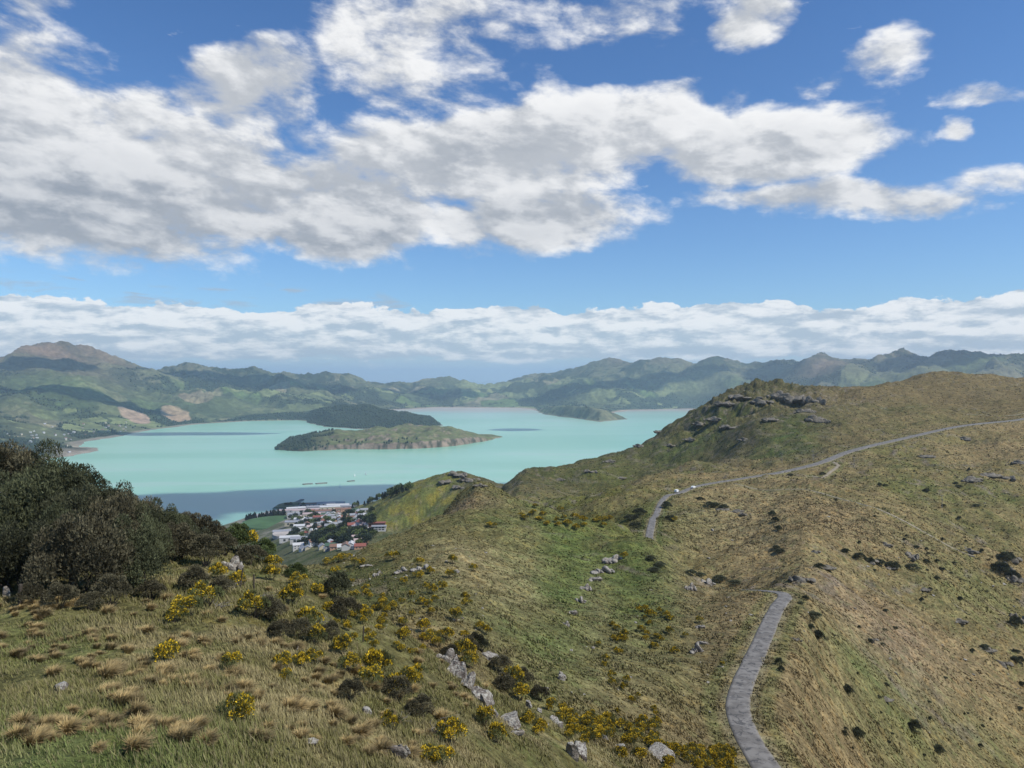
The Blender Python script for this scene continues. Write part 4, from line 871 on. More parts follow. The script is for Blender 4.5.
# ------------------------------------------------------------------ fence posts, dead branches
for i, (px, pb, h, tw) in enumerate([(146, 597, 25, 1.), (254, 592, 18, 1.), (240, 590, 22, .8), (20, 606, 22, 1.8), (187, 556, 18, 1.), (279, 566, 10, .8), (363, 642, 16, .9), (205, 592, 12, .9)]):
    hp = hit(px, pb, 15, 70)
    if hp is None: continue
    x, y = hp; hh = h * y / F; r = .045 * tw; v = []; q = []; n = 0; tilt = rs.normal() * .05
    for s0, s1, r0, r1 in ((-.3, .55, r * 1.1, r), (.55, .97, r, r * .95), (.97, 1.0, r * .95, r * .7)):
        a_, b2_ = tube((s0 * tilt, 0, s0 * hh), (s1 * tilt, 0, s1 * hh), r0, r1, 7); v.append(a_); q.append(b2_ + n); n += len(a_)
    v = np.concatenate(v); q = [list(map(int, f_)) for f_ in np.concatenate(q)]; q.append([n - 1 - k_ for k_ in range(7)]); me_ = bpy.data.meshes.new('fence_post'); me_.from_pydata([tuple(c) for c in v], [], q); me_.materials.append(M_bark)
    tag(add('fence_post', me_, loc=(x, y, gz(x, y))), lab(f"{'thick' if tw > 1.5 else 'thin'} weathered fence post", px, pb - h / 2), 'fence post', 'old fence posts on the near slope')
for i, (px, pb, w, h) in enumerate([(14, 520, 60, 40), (440, 738, 30, 24), (232, 590, 22, 14), (262, 604, 22, 14), (350, 594, 20, 12), (395, 726, 26, 12), (135, 585, 14, 14), (222, 610, 20, 12), (320, 625, 20, 14)]):
    hp = hit(px, pb, 15, 70)
    if hp is None: continue
    x, y = hp; s_ = w * y / F; hh = h * y / F; r2 = np.random.RandomState(i + 3); tips = [((r2.rand() - .3) * s_, (r2.rand() - .5) * s_ * .5, hh * (.4 + .6 * r2.rand())) for _ in range(16 if i == 0 else 12)]
    if i == 0: y -= 10; x = (px - 30 - 512) / F * y
    v, q = branches(tips, (-s_ * .35, 0, 0), .035 if i == 0 else .014, r2, 4, .7)
    tag(add('dead_branch', np_mesh('dead_branch', v, quads=q, mats=[M_twig]), loc=(x, y, gz(x, y) + (1.6 if i == 0 else 0))), lab(f"{'large' if i == 0 else 'small'} bleached dead branch", px, pb - h / 2), 'dead branch', 'bleached dead branches')

# ------------------------------------------------------------------ poles and cars by the road
m_white = simple('white_paint', (.78, .78, .76), .35, .05); m_glassd = simple('car_glass', (.03, .035, .04), .1, .05, spec=.6); m_tyre = simple('tyre_rubber', (.02, .02, .02), .8, .1); m_metal = simple('rim_metal', (.35, .35, .36), .4, .1); m_lamp = simple('lamp_glass', (.5, .12, .08), .3, .1)
m_conc = simple('pale_concrete', (.34, .33, .31), .85, .15)
def box(x0, x1, y0, y1, z0, z1, tap=0, top=None):
    tx = tap; v = [(x0, y0, z0), (x1, y0, z0), (x1, y1, z0), (x0, y1, z0), (x0 + tx, y0 + tx, z1), (x1 - tx, y0 + tx, z1), (x1 - tx, y1 - tx, z1), (x0 + tx, y1 - tx, z1)]
    return v, [(0, 3, 2, 1), (4, 5, 6, 7), (0, 1, 5, 4), (1, 2, 6, 5), (2, 3, 7, 6), (3, 0, 4, 7)]
def boxes(name, l, m):
    V_, Q_ = [], []
    for bx_ in l:
        v, q = box(*bx_); Q_ += [tuple(i + len(V_) for i in f_) for f_ in q]; V_ += v
    me_ = bpy.data.meshes.new(name); me_.from_pydata(V_, [], Q_); me_.materials.append(m); return me_
def extr(name, prof, w, m, inset=0.):
    n = len(prof); v = [(x, -w / 2 + (inset if z > 1. else 0), z) for x, z in prof] + [(x, w / 2 - (inset if z > 1. else 0), z) for x, z in prof]
    me_ = bpy.data.meshes.new(name); me_.from_pydata(v, [], [list(range(n)), list(range(2 * n - 1, n - 1, -1))] + [[i, i + n, (i + 1) % n + n, (i + 1) % n] for i in range(n)]); me_.materials.append(m); return me_
def car(name, long_):
    r = thing_root(name); L = 2.2 if not long_ else 2.5
    hood = [(-L, .35), (L, .35), (L + .05, .7), (L - .2, .88), (L - .95, .98), (-L + .15, 1.0), (-L, .8)]
    add('body', extr('car_body', hood, 1.78, m_white), r)
    top_ = [(L - 1.0, .96), (L - 1.7, 1.46), (-L + .7, 1.5), (-L + .1, 1.0)] if not long_ else [(L - .8, .96), (L - 1.3, 1.8), (-L + .1, 1.85), (-L + .05, 1.0)]
    cab = add('cabin', extr('car_cabin', top_, 1.70, m_white, .12), r)
    tw = [(a * .92, 1.02 + (z - .96) * .80) for a, z in top_]; add('side_window', extr('side_window', tw, 1.735, m_glassd, .12), cab)
    for sx_c in (-L + .8, L - .85):
        for sy_c in (-.8, .8):
            an = np.arange(16) * 2 * np.pi / 16; v = [(sx_c + .33 * math.cos(t), sy_c + s_, .33 + .33 * math.sin(t)) for s_ in (-.11, .11) for t in an]
            me_ = bpy.data.meshes.new('tyre'); me_.from_pydata(v, [], [[i, (i + 1) % 16, (i + 1) % 16 + 16, i + 16] for i in range(16)] + [list(range(15, -1, -1)), list(range(16, 32))]); me_.materials.append(m_tyre); wh = add('wheel', me_, r)
            so = .125 if sy_c > 0 else -.125; v = [(sx_c + .2 * math.cos(t), sy_c + so, .33 + .2 * math.sin(t)) for t in an]; m2 = bpy.data.meshes.new('rim'); m2.from_pydata(v, [], [list(range(16))]); m2.materials.append(m_metal); add('rim', m2, wh)
    for sy_c in (-.62, .62): add('headlight', boxes('headlight', [(L - .02, L + .07, sy_c - .16, sy_c + .16, .62, .76)], m_metal), r); add('tail_light', boxes('tail_light', [(-L - .04, -L + .06, sy_c - .14, sy_c + .14, .66, .84)], m_lamp), r)
    return r
P_, half_ = ROADS['summit_road']
for i, (px, py, off, lg) in enumerate([(681, 485.5, 2.9, True), (692, 487, -1.2, False)]):
    d_ = (512 + F * P_[:, 0] / P_[:, 1] - px) ** 2 + (P_[:, 1] < 400) * 1e6; j = int(np.argmin(d_)); T = P_[j + 2, :2] - P_[j - 2, :2]; T /= np.hypot(*T); c = P_[j, :2] + np.array([-T[1], T[0]]) * off
    o = car('parked_van' if lg else 'parked_car', lg); o.location = (c[0], c[1], gz(c[0], c[1]) + (.16 if abs(off) < 2.4 else 0.05)); o.rotation_euler = (0, 0, math.atan2(T[1], T[0]))
    tag(o, 'white high-roofed van pulled onto the roadside at the bend' if lg else 'white low car on the asphalt beside the van', 'van' if lg else 'car')
for i, (px, py) in enumerate([(782, 463), (813, 461), (854, 468), (942, 508)]):
    hp = hit(px, py, 200, 1200)
    if hp is None: continue
    x, y = hp; r = thing_root('power_pole'); r.location = (x, y, gz(x, y)); v, q = tube((0, 0, -.5), (0, 0, 8.5), .19, .13, 8); add('pole', np_mesh('pole', v, quads=q, mats=[M_twig]), r); add('crossarm', boxes('crossarm', [(-1.1, 1.1, -.07, .07, 7.9, 8.05)], M_twig), r)
    for s_ in (-.95, 0, .95): v, q = tube((s_, 0, 8.05), (s_, 0, 8.3), .06, .05, 6); add('insulator', np_mesh('insulator', v, quads=q, mats=[m_white]), r)
    tag(r, lab('grey wooden power pole with one crossarm', px, py - 5), 'power pole', 'power poles near the road')

# ------------------------------------------------------------------ the port town
WALLS = {'white': (.60, .59, .56), 'cream': (.58, .52, .38), 'grey': (.36, .37, .38), 'pale green': (.42, .47, .38), 'brick': (.32, .16, .11), 'peach': (.58, .36, .24)}
ROOFS = {'grey iron': (.30, .31, .33), 'red': (.28, .10, .075), 'rust brown': (.24, .14, .10), 'white': (.56, .56, .55), 'dark green': (.07, .12, .08), 'pale pink': (.46, .36, .34)}
WM = {k: simple(k.replace(' ', '_') + '_wall', c, .8, .1) for k, c in WALLS.items()}; RMt = {k: simple(k.replace(' ', '_') + '_roof', c, .6, .15) for k, c in ROOFS.items()}; m_win = simple('window_glass', (.05, .06, .07), .15, .1, spec=.5)
hp_cache = {}
def house_meshes(v):
    if v in hp_cache: return hp_cache[v]
    L, Wd, hh, rh = [(12, 8, 3.4, 2.2), (14, 9, 5.8, 2.4), (10, 9, 3.2, 3.0)][v]
    w_ = [(-L/2, -Wd/2, -3), (L/2, -Wd/2, -3), (L/2, Wd/2, -3), (-L/2, Wd/2, -3), (-L/2, -Wd/2, hh), (L/2, -Wd/2, hh), (L/2, Wd/2, hh), (-L/2, Wd/2, hh), (-L/2, 0, hh + rh), (L/2, 0, hh + rh)]
    wall = bpy.data.meshes.new('house_wall'); wall.from_pydata(w_, [], [(0, 1, 5, 4), (2, 3, 7, 6), (1, 2, 6, 9, 5), (3, 0, 4, 8, 7)])
    e = .5; t = .12; k = rh / (Wd / 2); rv = []
    for s_ in (-1, 1): rv += [(-L/2 - e, s_ * (Wd/2 + e), hh - k * e + .05), (L/2 + e, s_ * (Wd/2 + e), hh - k * e + .05), (L/2 + e, 0, hh + rh + .08), (-L/2 - e, 0, hh + rh + .08)]
    rv += [(x, y, z + t) for x, y, z in rv]; fs = []
    for o_ in (0, 4): a = [o_, o_ + 1, o_ + 2, o_ + 3]; fs += [a, [i + 8 for i in a][::-1]] + [[a[i], a[(i + 1) % 4], a[(i + 1) % 4] + 8, a[i] + 8] for i in range(4)]
    roof = bpy.data.meshes.new('house_roof'); roof.from_pydata(rv, [], fs)
    wins = [(x - .7, x + .7, -Wd/2 - .06, -Wd/2 + .1, z, z + 1.2) for x in (-L * .3, 0, L * .3) for z in ((1.2,) if hh < 4 else (1.0, 3.7))]
    win = [boxes('window', [w1_], m_win) for w1_ in wins]; hp_cache[v] = (wall, roof, win); return hp_cache[v]
mcache = {}
def cm(me_, m):
    k = (me_.name, m.name)
    if k not in mcache: c = me_.copy(); c.materials.clear(); c.materials.append(m); mcache[k] = c
    return mcache[k]
def house(x, y, rz, wk, rk, v, s_=1.):
    a, b2_, c = house_meshes(v); r = thing_root('house'); add('wall', cm(a, WM[wk]), r); add('roof', cm(b2_, RMt[rk]), r); [add('window', c1_, r) for c1_ in c]
    r.location = (x, y, gz(x, y)); r.rotation_euler = (0, 0, rz); r.scale = (s_,) * 3; return r
ordw = ['first', 'second', 'third', 'fourth', 'fifth', 'sixth', 'seventh', 'eighth', 'ninth', 'tenth', 'eleventh', 'twelfth', 'thirteenth', 'fourteenth', 'fifteenth', 'sixteenth', 'seventeenth', 'eighteenth']
rs = np.random.RandomState(23); rown = 0
taken = []
for py in (512.5, 515, 517.5, 520, 522.5, 525.5, 528.5, 531.5, 535, 538.5, 542, 545.5, 549):
    lo = 300 if py < 528 else 296; hi = 372 - max(0, (py - 535)) * .8 if py > 515 else 366; px = lo + rs.rand() * 4; n = 0; rown += 1
    while px < hi and n < 18:
        hp = hit(px, py + rs.normal() * .5, 950, 2900)
        if hp and gz(*hp) < 232 and gz(*hp) > 3 and rs.rand() < (.85 if py < 530 else .62):
            wk = rs.choice(['white', 'cream', 'grey', 'pale green', 'brick', 'peach'], p=[.34, .2, .16, .1, .08, .12]); rk = rs.choice(['grey iron', 'red', 'rust brown', 'white', 'dark green', 'pale pink'], p=[.28, .13, .16, .2, .08, .15])
            o = house(*hp, rs.choice([.3, .3 + 1.57]) + rs.normal() * .15, wk, rk, rs.randint(3), 1. + .3 * rs.rand()); taken.append(hp)
            tag(o, f"{wk} house with {rk} roof, {ordw[n]} across in {ordw[rown - 1]} row up from the harbour" if False else f"{wk} house, {rk} roof, {ordw[n]} from left in {ordw[rown - 1]} row from the harbour", 'house', 'houses of the port town'); n += 1
        px += 3.6 + 2.4 * rs.rand()
# far settlement on the other shore
k = 0
for i in range(70):
    px = 5 + 125 * rs.rand() ** .8; py = 445 - px * .10 + rs.normal() * 6; hp = hit(px, py, 3500, 9000)
    if hp is None or gz(*hp) < 4: continue
    wk = rs.choice(['white', 'cream', 'grey']); rk = rs.choice(['grey iron', 'white', 'red']); o = house(*hp, rs.rand() * 3, wk, rk, rs.randint(3), 1.3)
    tag(o, uniq(f"tiny far {wk} house with {rk} roof, {px / 10.24:.1f} percent across, {py / 7.68:.1f} percent down"), 'house', 'houses of the far bay settlement')
# sheds and wharf buildings
k = 0
for i, (px, py, L, Wd, hh, wk, rk) in enumerate([(296,510,60,24,8,'grey','white'),(306,512,80,26,8,'white','pale pink'),(318,509,70,24,9,'grey','grey iron'),(330,509,60,22,8,'cream','white'),(288,512,60,22,7,'grey','pale pink'),(300,516,70,30,8,'white','grey iron'),(314,516,60,28,8,'cream','pale pink'),(326,513,60,24,8,'grey','rust brown'),(338,507,70,20,8,'white','white'),(304,521,50,22,7,'white','white'),(322,519,44,20,7,'grey','red'),(296,524,54,22,7,'cream','grey iron'),
       (305,528,50,22,7,'white','white'),(286,533,60,24,6,'grey','grey iron'),(290,540,40,20,7,'white','white'),(300,541,34,18,6,'white','grey iron'),(352,508,60,18,7,'grey','grey iron'),(344,511,50,20,7,'cream','rust brown'),(310,505.5,70,18,7,'grey','rust brown'),(326,505,60,18,7,'white','grey iron'),(275,516,50,18,6,'grey','grey iron'),(262,517.5,50,16,6,'white','grey iron')]):
    hp = hit(px, py, 950, 2900)
    if hp is None: continue
    r = thing_root('warehouse'); nb = int(L / 14)
    w_ = [(-L/2, -Wd/2, -4), (L/2, -Wd/2, -4), (L/2, Wd/2, -4), (-L/2, Wd/2, -4), (-L/2, -Wd/2, hh), (L/2, -Wd/2, hh), (L/2, Wd/2, hh), (-L/2, Wd/2, hh), (-L/2, 0, hh + 2.6), (L/2, 0, hh + 2.6)]
    wall = bpy.data.meshes.new('shed_wall'); wall.from_pydata(w_, [], [(0, 1, 5, 4), (2, 3, 7, 6), (1, 2, 6, 9, 5), (3, 0, 4, 8, 7)]); wall.materials.append(WM[wk]); add('wall', wall, r)
    rv = [(-L/2 - .6, -Wd/2 - .6, hh), (L/2 + .6, -Wd/2 - .6, hh), (L/2 + .6, 0, hh + 2.9), (-L/2 - .6, 0, hh + 2.9), (L/2 + .6, Wd/2 + .6, hh), (-L/2 - .6, Wd/2 + .6, hh)]; roof = bpy.data.meshes.new('shed_roof'); roof.from_pydata(rv, [], [(0, 1, 2, 3), (3, 2, 4, 5)]); roof.materials.append(RMt[rk]); add('roof', roof, r)
    for d_ in range(max(nb, 2)): xx = -L / 2 + (d_ + .5) * L / max(nb, 2); add('door', boxes('shed_door', [(xx - 2.2, xx + 2.2, -Wd/2 - .15, -Wd/2 + .1, 0, 4.4)], m_win), r)
    r.location = (*hp, gz(*hp)); r.rotation_euler = (0, 0, .18 + rs.normal() * .06)
    tag(r, uniq(f"long {wk} shed with {rk} roof, {px / 10.24:.1f} percent across, {py / 7.68:.1f} percent down"), 'warehouse', 'port sheds on the waterfront')
# school block and its red-roofed neighbour
def block(name, px, py, L, Wd, hh, wm_, rm_, label, cat, floors=2, rz=.1, slab=True):
    hp = hit(px, py, 950, 2900)
    if hp is None: return
    r = thing_root(name); add('wall', boxes('block_wall', [(-L/2, L/2, -Wd/2, Wd/2, -6, hh)], wm_), r); add('roof', boxes('block_roof', [(-L/2 - .8, L/2 + .8, -Wd/2 - .8, Wd/2 + .8, hh + .002, hh + .8)], rm_), r)
    for f_ in range(floors):
        z0 = .8 + f_ * hh / floors
        for k_ in range(int(L / 5)): xx = -L / 2 + 2.5 + k_ * 5; add('window', boxes('block_window', [(xx - 1.8, xx + 1.8, -Wd/2 - .1, -Wd/2 + .2, z0, z0 + 1.8)], m_win), r)
    r.location = (*hp, gz(*hp)); r.rotation_euler = (0, 0, rz); tag(r, label, cat); return r
block('school', 367, 531.5, 28, 11, 6.5, WM['white'], RMt['white'], 'long white school block with banks of dark windows below the green slope', 'school')
block('school_wing', 379, 530, 22, 10, 6, WM['white'], RMt['grey iron'], 'lower grey-topped wing next to the long white school block', 'school')
block('school_hall', 377, 525.5, 26, 9, 4.5, WM['brick'], RMt['red'], 'long red-roofed hall just above the white school block', 'hall', 1)
block('hall', 357, 529, 16, 9, 5, WM['grey'], RMt['grey iron'], 'grey hall at the end of the white school block', 'hall', 1)
hp = hit(314, 538, 950, 2900)
if hp:
    r = thing_root('church'); my = WM['cream']; add('nave', boxes('nave', [(-8, 8, -14, 14, -3, 10)], my), r); t_ = add('tower', boxes('tower', [(-4, 4, -22, -14.01, -3, 17)], my), r); add('dome', rock_mesh(3, 3, 1., RMt['white'], 0.), t_).location = (0, -18, 18); t_.children[0].scale = (8.4, 8.4, 7.)
    for z in (3, 11): add('window', boxes('tower_window', [(-1.2, 1.2, -22.15, -21.9, z, z + 3.4)], m_win), r)
    add('roof', extr('nave_roof', [(-8.6, 10), (8.6, 10), (0, 15)], 29, RMt['white']), r); r.location = (*hp, gz(*hp)); tag(r, 'cream church with a round white dome among the houses', 'church')
# sports oval, mole, jetty, wharf
def ell(name, cx_, cy_, ax, ay, m, label, zoff=.4, rot=.1, kind='structure', cat=None, depth=.8):
    n = 48; an = np.arange(n) * 2 * np.pi / n;  x = cx_ + np.cos(an) * ax * math.cos(rot) - np.sin(an) * ay * math.sin(rot); y = cy_ + np.cos(an) * ax * math.sin(rot) + np.sin(an) * ay * math.cos(rot); z = gridz(x, y).mean() + zoff
    v = [(a_, b2_, z) for a_, b2_ in zip(x, y)] + [(cx_ + (a_ - cx_) * 1.03, cy_ + (b2_ - cy_) * 1.03, z - depth) for a_, b2_ in zip(x, y)]; me_ = bpy.data.meshes.new(name); me_.from_pydata(v, [], [list(range(n))] + [[i, i + n, (i + 1) % n + n, (i + 1) % n] for i in range(n)]); me_.materials.append(m); o = add(name, me_); tag(o, label, cat, None, kind)
m_oval = simple('mown_turf', (.065, .13, .05), .95, .2, .02); m_mole = simple('mole_turf', (.14, .15, .07), .95, .3, .02); m_rubble = simple('rubble', (.17, .16, .14), .95, .4, .2)
hp = hit(274, 523, 1500, 2900); ell('sports_field', hp[0], hp[1], 88, 95, m_oval, 'flat green playing field near the port', 3.0, .1, depth=9)
hp = hit(288, 533, 1500, 2900); m_lot = simple('gravel_yard_surface', (.42, .38, .34), .95, .2, .03); ell('gravel_yard', hp[0], hp[1], 34, 46, m_lot, 'pale gravel yard below the playing field', 2., .0, depth=8)
def prism(name, pl_, w, z0, z1, m, w1=None):
    P = resample(catmull(pl_, 6), 8.); T = np.gradient(P, axis=0); T /= np.hypot(*T.T)[:, None]; Nn = np.stack([-T[:, 1], T[:, 0]], 1); n = len(P); w1 = w1 or w; wb = w * 1.5
    V_ = np.concatenate([np.column_stack([P - Nn * wb, np.full(n, z0)]), np.column_stack([P - Nn * w, np.full(n, z1)]), np.column_stack([P + Nn * w, np.full(n, z1)]), np.column_stack([P + Nn * wb, np.full(n, z0)])]); a = np.arange(n - 1)
    q = [tuple(int(k_) for k_ in f_) for r_ in range(3) for f_ in np.stack([r_ * n + a, r_ * n + a + 1, (r_ + 1) * n + a + 1, (r_ + 1) * n + a], 1)]; q += [(0, n, 2 * n, 3 * n), (n - 1, 4 * n - 1, 3 * n - 1, 2 * n - 1)]
    me_ = bpy.data.meshes.new(name); me_.from_pydata([tuple(c) for c in V_], [], q); me_.materials.append(m); return me_
tag(add('harbour_mole', prism('mole', [SEA(282, 508.5), SEA(287, 505.5), SEA(293, 504.8), SEA(299, 506)], 26, -4, 5.5, m_mole)), 'grassy harbour mole at the end of the port', 'mole')
tag(add('jetty', prism('jetty', [SEA(293, 504.5), SEA(298, 502), SEA(303, 499.6)], 6, -4, 3.2, m_rubble)), 'dark narrow jetty reaching from the mole into the harbour', 'jetty')
tag(add('wharf', prism('wharf', [SEA(252, 516.6), SEA(268, 513.4), SEA(284, 509.5)], 10, -4, 3.5, m_conc)), 'long pale wharf along the waterfront by the sheds', 'wharf')
tag(add('wharf', prism('wharf', [SEA(300, 506), SEA(320, 503.6), SEA(345, 503)], 16, -4, 3.6, m_conc)), 'second wharf edge between the mole and the wooded headland', 'wharf')
for a_, c_, n_, l_ in (((303, 484.6), (313, 484), 'breakwater', 'short dark breakwater lying off the port, the left one'), ((316, 484), (328, 483.2), 'breakwater', 'dark breakwater in the middle of the three off the port'), ((348, 481.6), (355, 481), 'breakwater', 'small dark breakwater under the sailing boats')):
    tag(add(n_, prism(n_, [SEA(*a_), SEA((a_[0] + c_[0]) / 2, (a_[1] + c_[1]) / 2 - .15), SEA(*c_)], 7, -3, 2.6, m_rubble)), l_, 'breakwater', 'breakwaters off the port')
for i, (px, py) in enumerate([(355, 476.5), (366, 475), (381, 480.5), (340, 487)]):
    x, y = SEA(px, py); r = thing_root('sailing_boat'); hv = []
    for s_, w_, z in ((-6, 1.0, 1.2), (-2, 1.9, 1.1), (3, 1.6, 1.2), (6.5, .05, 1.5)): hv += [(s_, -w_, z), (s_, w_, z), (s_ * .9, 0, -.5)]
    fc_ = []; 
    for k_ in range(3): a = k_ * 3; fc_ += [(a, a + 2, a + 5, a + 3), (a + 1, a + 4, a + 5, a + 2), (a, a + 3, a + 4, a + 1)]
    fc_.append((0, 1, 2)); me_ = bpy.data.meshes.new('hull'); me_.from_pydata(hv, [], fc_); me_.materials.append(m_white); add('hull', me_, r)
    v, q = tube((.6, 0, 1), (.6, 0, 15), .12, .07, 6); add('mast', np_mesh('mast', v, quads=q, mats=[m_metal]), r); me_ = bpy.data.meshes.new('sail'); me_.from_pydata([(.4, 0, 2), (-5, .3, 2.2), (.4, 0, 14.5), (.4, .06, 2), (-5, .36, 2.2), (.4, .06, 14.5)], [], [(0, 1, 2), (5, 4, 3), (0, 3, 4, 1), (1, 4, 5, 2), (2, 5, 3, 0)]); me_.materials.append(m_white); add('sail', me_, r)
    r.location = (x, y, 0); r.rotation_euler = (0, 0, rs.rand() * 3); r.scale = (1.1,) * 3; tag(r, ['white sailing boat above the small breakwater', 'white sailing boat a little farther out than its neighbour', 'lone sailing boat off the wooded headland', 'sailing boat nearest the port between breakwater and sheds'][i], 'sailing boat', 'sailing boats on the harbour')

# ------------------------------------------------------------------ trees: town, headland, far woods
def tree_builder(kind, seed, leaf, name):
    def f():
        r2 = np.random.RandomState(seed); 
        if kind == 'cone':
            nl = 30; h = .2 + .78 * np.linspace(0, 1, nl); a = r2.rand(nl) * 6.28; rr = .20 * (1.05 - h) * (.4 + .6 * r2.rand(nl)); c = np.stack([np.cos(a) * rr, np.sin(a) * rr, h], 1); rad = .05 + .13 * (1.02 - h)
        else:
            nl = 22; a = r2.rand(nl) * 6.28; rr = .34 * np.sqrt(r2.rand(nl)); c = np.stack([np.cos(a) * rr, np.sin(a) * rr, .45 + .42 * r2.rand(nl) * (1 - rr)], 1); rad = .11 + .09 * r2.rand(nl)
        v, t, k_ = leaf_cloud(c, rad, 700, .12, r2, .2, (1, 1, 1), 1.5); r = thing_root(name); fm_ = np_mesh('crown', v, tris=t, cols_=k_, mats=[leaf]); add('crown', fm_, r)
        v, q = branches([(0, 0, .6), (.12, 0, .5), (-.1, .08, .55)], (0, 0, -.05), .03, r2); add('trunk', np_mesh('trunk', v, quads=q, mats=[M_bark]), r); return r
    return f
tl = []
for i in range(26):    # along the wooded headland below the knoll
    t = i / 25; tl.append((408 - 56 * t + rs.normal() * 1.5, 491.5 + 17 * t ** .9 + rs.normal() * .8, 11 + 6 * rs.rand(), 'cone' if i % 3 else 'round', 'dark tree on the wooded headland', 'trees on the headland below the knoll'))
for i in range(26): tl.append((246 + 38 * i / 25 + rs.normal() * .8, 521 - 4 * i / 25 + rs.normal() * .5, 16 + 6 * rs.rand(), 'cone', 'tall dark tree behind the playing field', 'row of trees behind the playing field'))
for i in range(200): 
    if i < 70: px, py = 312 + 52 * rs.rand(), 533 + 13 * rs.rand()
    else: px, py = 290 + 84 * rs.rand(), 513 + 34 * rs.rand()
    tl.append((px, py, 8 + 8 * rs.rand(), 'round', 'rounded tree among the town houses', 'trees among the town houses'))
for i in range(8): tl.append((284 + rs.rand() * 8 + (14 if i > 4 else 0), 506.5 - rs.rand(), 9 + 4 * rs.rand(), 'round', 'dark tree on the harbour mole', 'trees on the harbour mole'))
kk = 0
for i, (px, py, hh, kind, what, grp) in enumerate(tl):
    hp = hit(px, py, 950, 2900)
    if hp is None or gz(*hp) < -.5: continue
    x, y = hp; w_ = hh * (1.0 if kind == 'cone' else 1.15)
    lf = M_pine if (kind == 'cone' or i % 3) else M_green
    o = place(('tree', kind, i % 3, lf.name), tree_builder(kind, 400 + i % 3, lf, 'conifer' if kind == 'cone' else 'tree'), (x, y, gz(x, y) - .3), rs.rand() * 6.28, (w_, w_, hh * 1.1))
    tag(o, uniq(f"{what}, {px / 10.24:.1f} percent across, {py / 7.68:.1f} percent down"), 'tree', grp)
# far woods as masses
def woods(name, mask_fn, n, hgt, label, seed, yr, pxr=(-60, 1080)):
    r2 = np.random.RandomState(seed); px = pxr[0] + (pxr[1] - pxr[0]) * r2.rand(n); y = np.exp(math.log(yr[0]) + (math.log(yr[1]) - math.log(yr[0])) * r2.rand(n)); x = (px - 512) / F * y; z = gridz(x, y); c = ground_col(x, y)
    ok = mask_fn(px, x, y, z, c); x, y, z = x[ok], y[ok], z[ok]; n = len(x); hh = hgt[0] + (hgt[1] - hgt[0]) * r2.rand(n); w_ = hh * (.38 + .2 * r2.rand(n)); V_, T_ = [], []
    k_ = 6; an = np.arange(k_) * 2 * np.pi / k_
    ring = [np.stack([x + np.cos(t + x) * w_ * (.8 + .4 * r2.rand(n)), y + np.sin(t + x) * w_ * (.8 + .4 * r2.rand(n)), z + hh * (.30 + .25 * r2.rand(n))], 1) for t in an]
    low_ = [np.stack([x + np.cos(t + x) * w_ * .6, y + np.sin(t + x) * w_ * .6, z - 1], 1) for t in an]
    top_ = np.stack([x + w_ * .2 * r2.normal(size=n), y, z + hh], 1); v = np.stack(ring + low_ + [top_], 1).reshape(-1, 3); b0 = np.arange(n) * 13
    for i in range(k_): j = (i + 1) % k_; T_ += [np.stack([b0 + i, b0 + j, b0 + 12], 1), np.stack([b0 + 6 + i, b0 + 6 + j, b0 + j], 1), np.stack([b0 + 6 + i, b0 + j, b0 + i], 1)]
    tint = np.repeat((.6 + .9 * r2.rand(n)), 13)[:, None] * np.array([[.030, .044, .024]])
    tag(add(name, np_mesh(name, v, tris=np.concatenate(T_), cols_=tint, mats=[M_grass])), label, None, None, 'stuff')
woods('far_woods', lambda px, x, y, z, c: (z > 3) & (c.sum(1) < .175), 110000, (9, 19), 'dark woods and shelter belts on the far hills', 1, (3600, 11500))
woods('headland_forest', lambda px, x, y, z, c: (z > 2.5) & (c[:, 0] < .03) & (px > 230) & (px < 460), 14000, (12, 22), 'dense pine forest on the low headland behind the island', 2, (6300, 7600), (230, 460))
woods('island_pines', lambda px, x, y, z, c: (z > 2) & ((px < 322 + 12 * np.sin(y * .02)) | (np.abs(z - 40) < 12) & (px < 420) & (np.random.RandomState(1).rand(len(px)) < .12)), 3500, (10, 17), 'stand of dark pines along the near end of the island', 3, (4450, 5300), (268, 500))

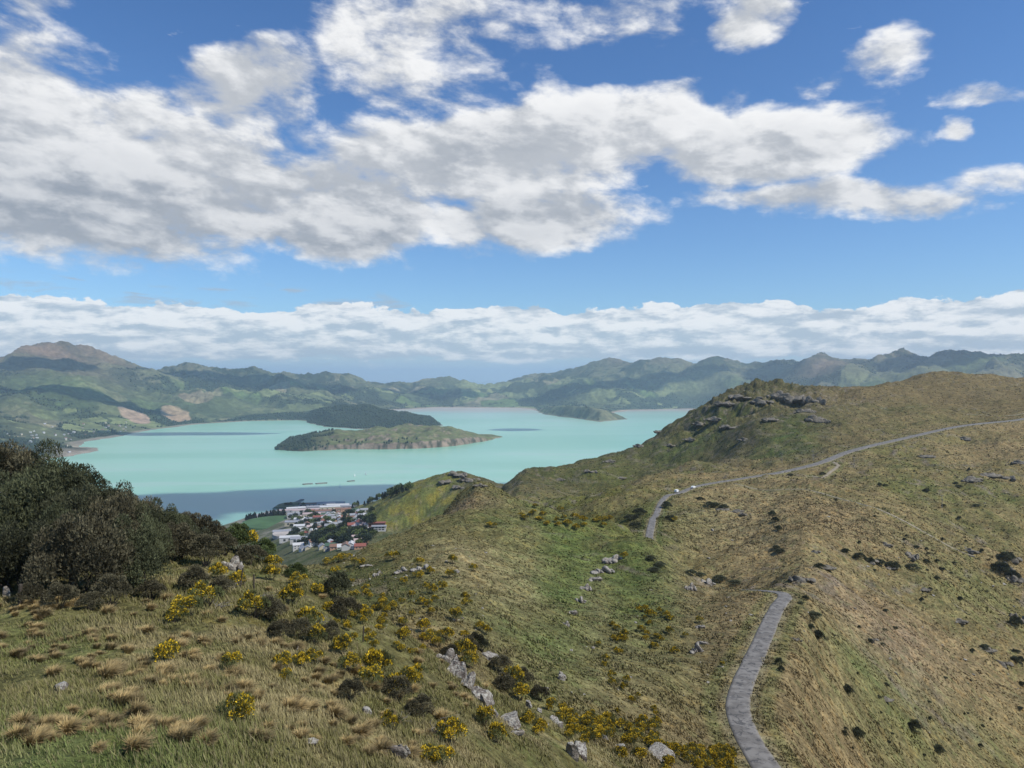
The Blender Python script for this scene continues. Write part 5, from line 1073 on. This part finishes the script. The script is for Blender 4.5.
# ------------------------------------------------------------------ unseen clouds above the frame, added to shade strips of water and hill
m_shade_cloud = simple('shade_cloud_white', (.85, .86, .88), 1., .05, .001, 0)
def shade_cloud(i, px, py_or, Y, rx, ry, alt, rot, label, sea=True):
    gx_ = (px - 512) / F * Y; gy_ = Y; t = alt / sd.z; cxx, cyy = gx_ + sd.x * t, gy_ + sd.y * t
    r2 = np.random.RandomState(60 + i); n, k_ = 240, 10; V_, Q_ = [(0, 0, -.06)], []; an = np.arange(n) * 2 * np.pi / n; ca, sa = math.cos(rot), math.sin(rot)
    edge = 1 + .34 * fbm(np.cos(an) * 2.2 + i * 7, np.sin(an) * 2.2, 1., 7, 300 + i, .68)
    lv = [(.55, -.07), (.85, -.05), (1., 0.), (.9, .10), (.62, .2), (.3, .27)]
    for r_, z_ in lv:
        for a, e in zip(an, edge): x, y = math.cos(a) * r_ * e * rx, math.sin(a) * r_ * e * ry; V_.append((x * ca - y * sa, x * sa + y * ca, z_ * min(rx, ry) * (1 + .3 * r2.rand())))
    V_[0] = (0, 0, -.08 * min(rx, ry)); V_.append((0, 0, .3 * min(rx, ry))); top_ = len(V_) - 1
    for a in range(n): b_n = (a + 1) % n; Q_.append((0, 1 + b_n, 1 + a)); Q_.append((top_, 1 + (len(lv) - 1) * n + a, 1 + (len(lv) - 1) * n + b_n))
    for l_ in range(len(lv) - 1):
        for a in range(n): b_n = (a + 1) % n; Q_.append((1 + l_ * n + a, 1 + l_ * n + b_n, 1 + (l_ + 1) * n + b_n, 1 + (l_ + 1) * n + a))
    me_ = bpy.data.meshes.new('cloud'); me_.from_pydata(V_, [], Q_); me_.materials.append(m_shade_cloud); o = add('cloud', me_, loc=(cxx, cyy, alt)); tag(o, label, None, None, 'structure')
for i, (px, Y, rx, ry, alt, rot) in enumerate([(270, 2700, 1150, 265, 5000, .30), (180, 5750, 700, 170, 5200, .04), (134, 2440, 330, 330, 5000, .3), (515, 6200, 220, 150, 5200, 0), (70, 6900, 800, 300, 5600, .3), (230, 10300, 1500, 700, 6800, .1), (610, 11300, 1500, 500, 7600, .2), (420, 11600, 800, 350, 7800, 0), (900, 10200, 900, 500, 6800, .2), (20, 8600, 500, 500, 6200, 0), (740, 11200, 350, 500, 7600, 0)]):
    shade_cloud(i, px, 0, Y, rx, ry, alt, rot, 'white cloud overhead')
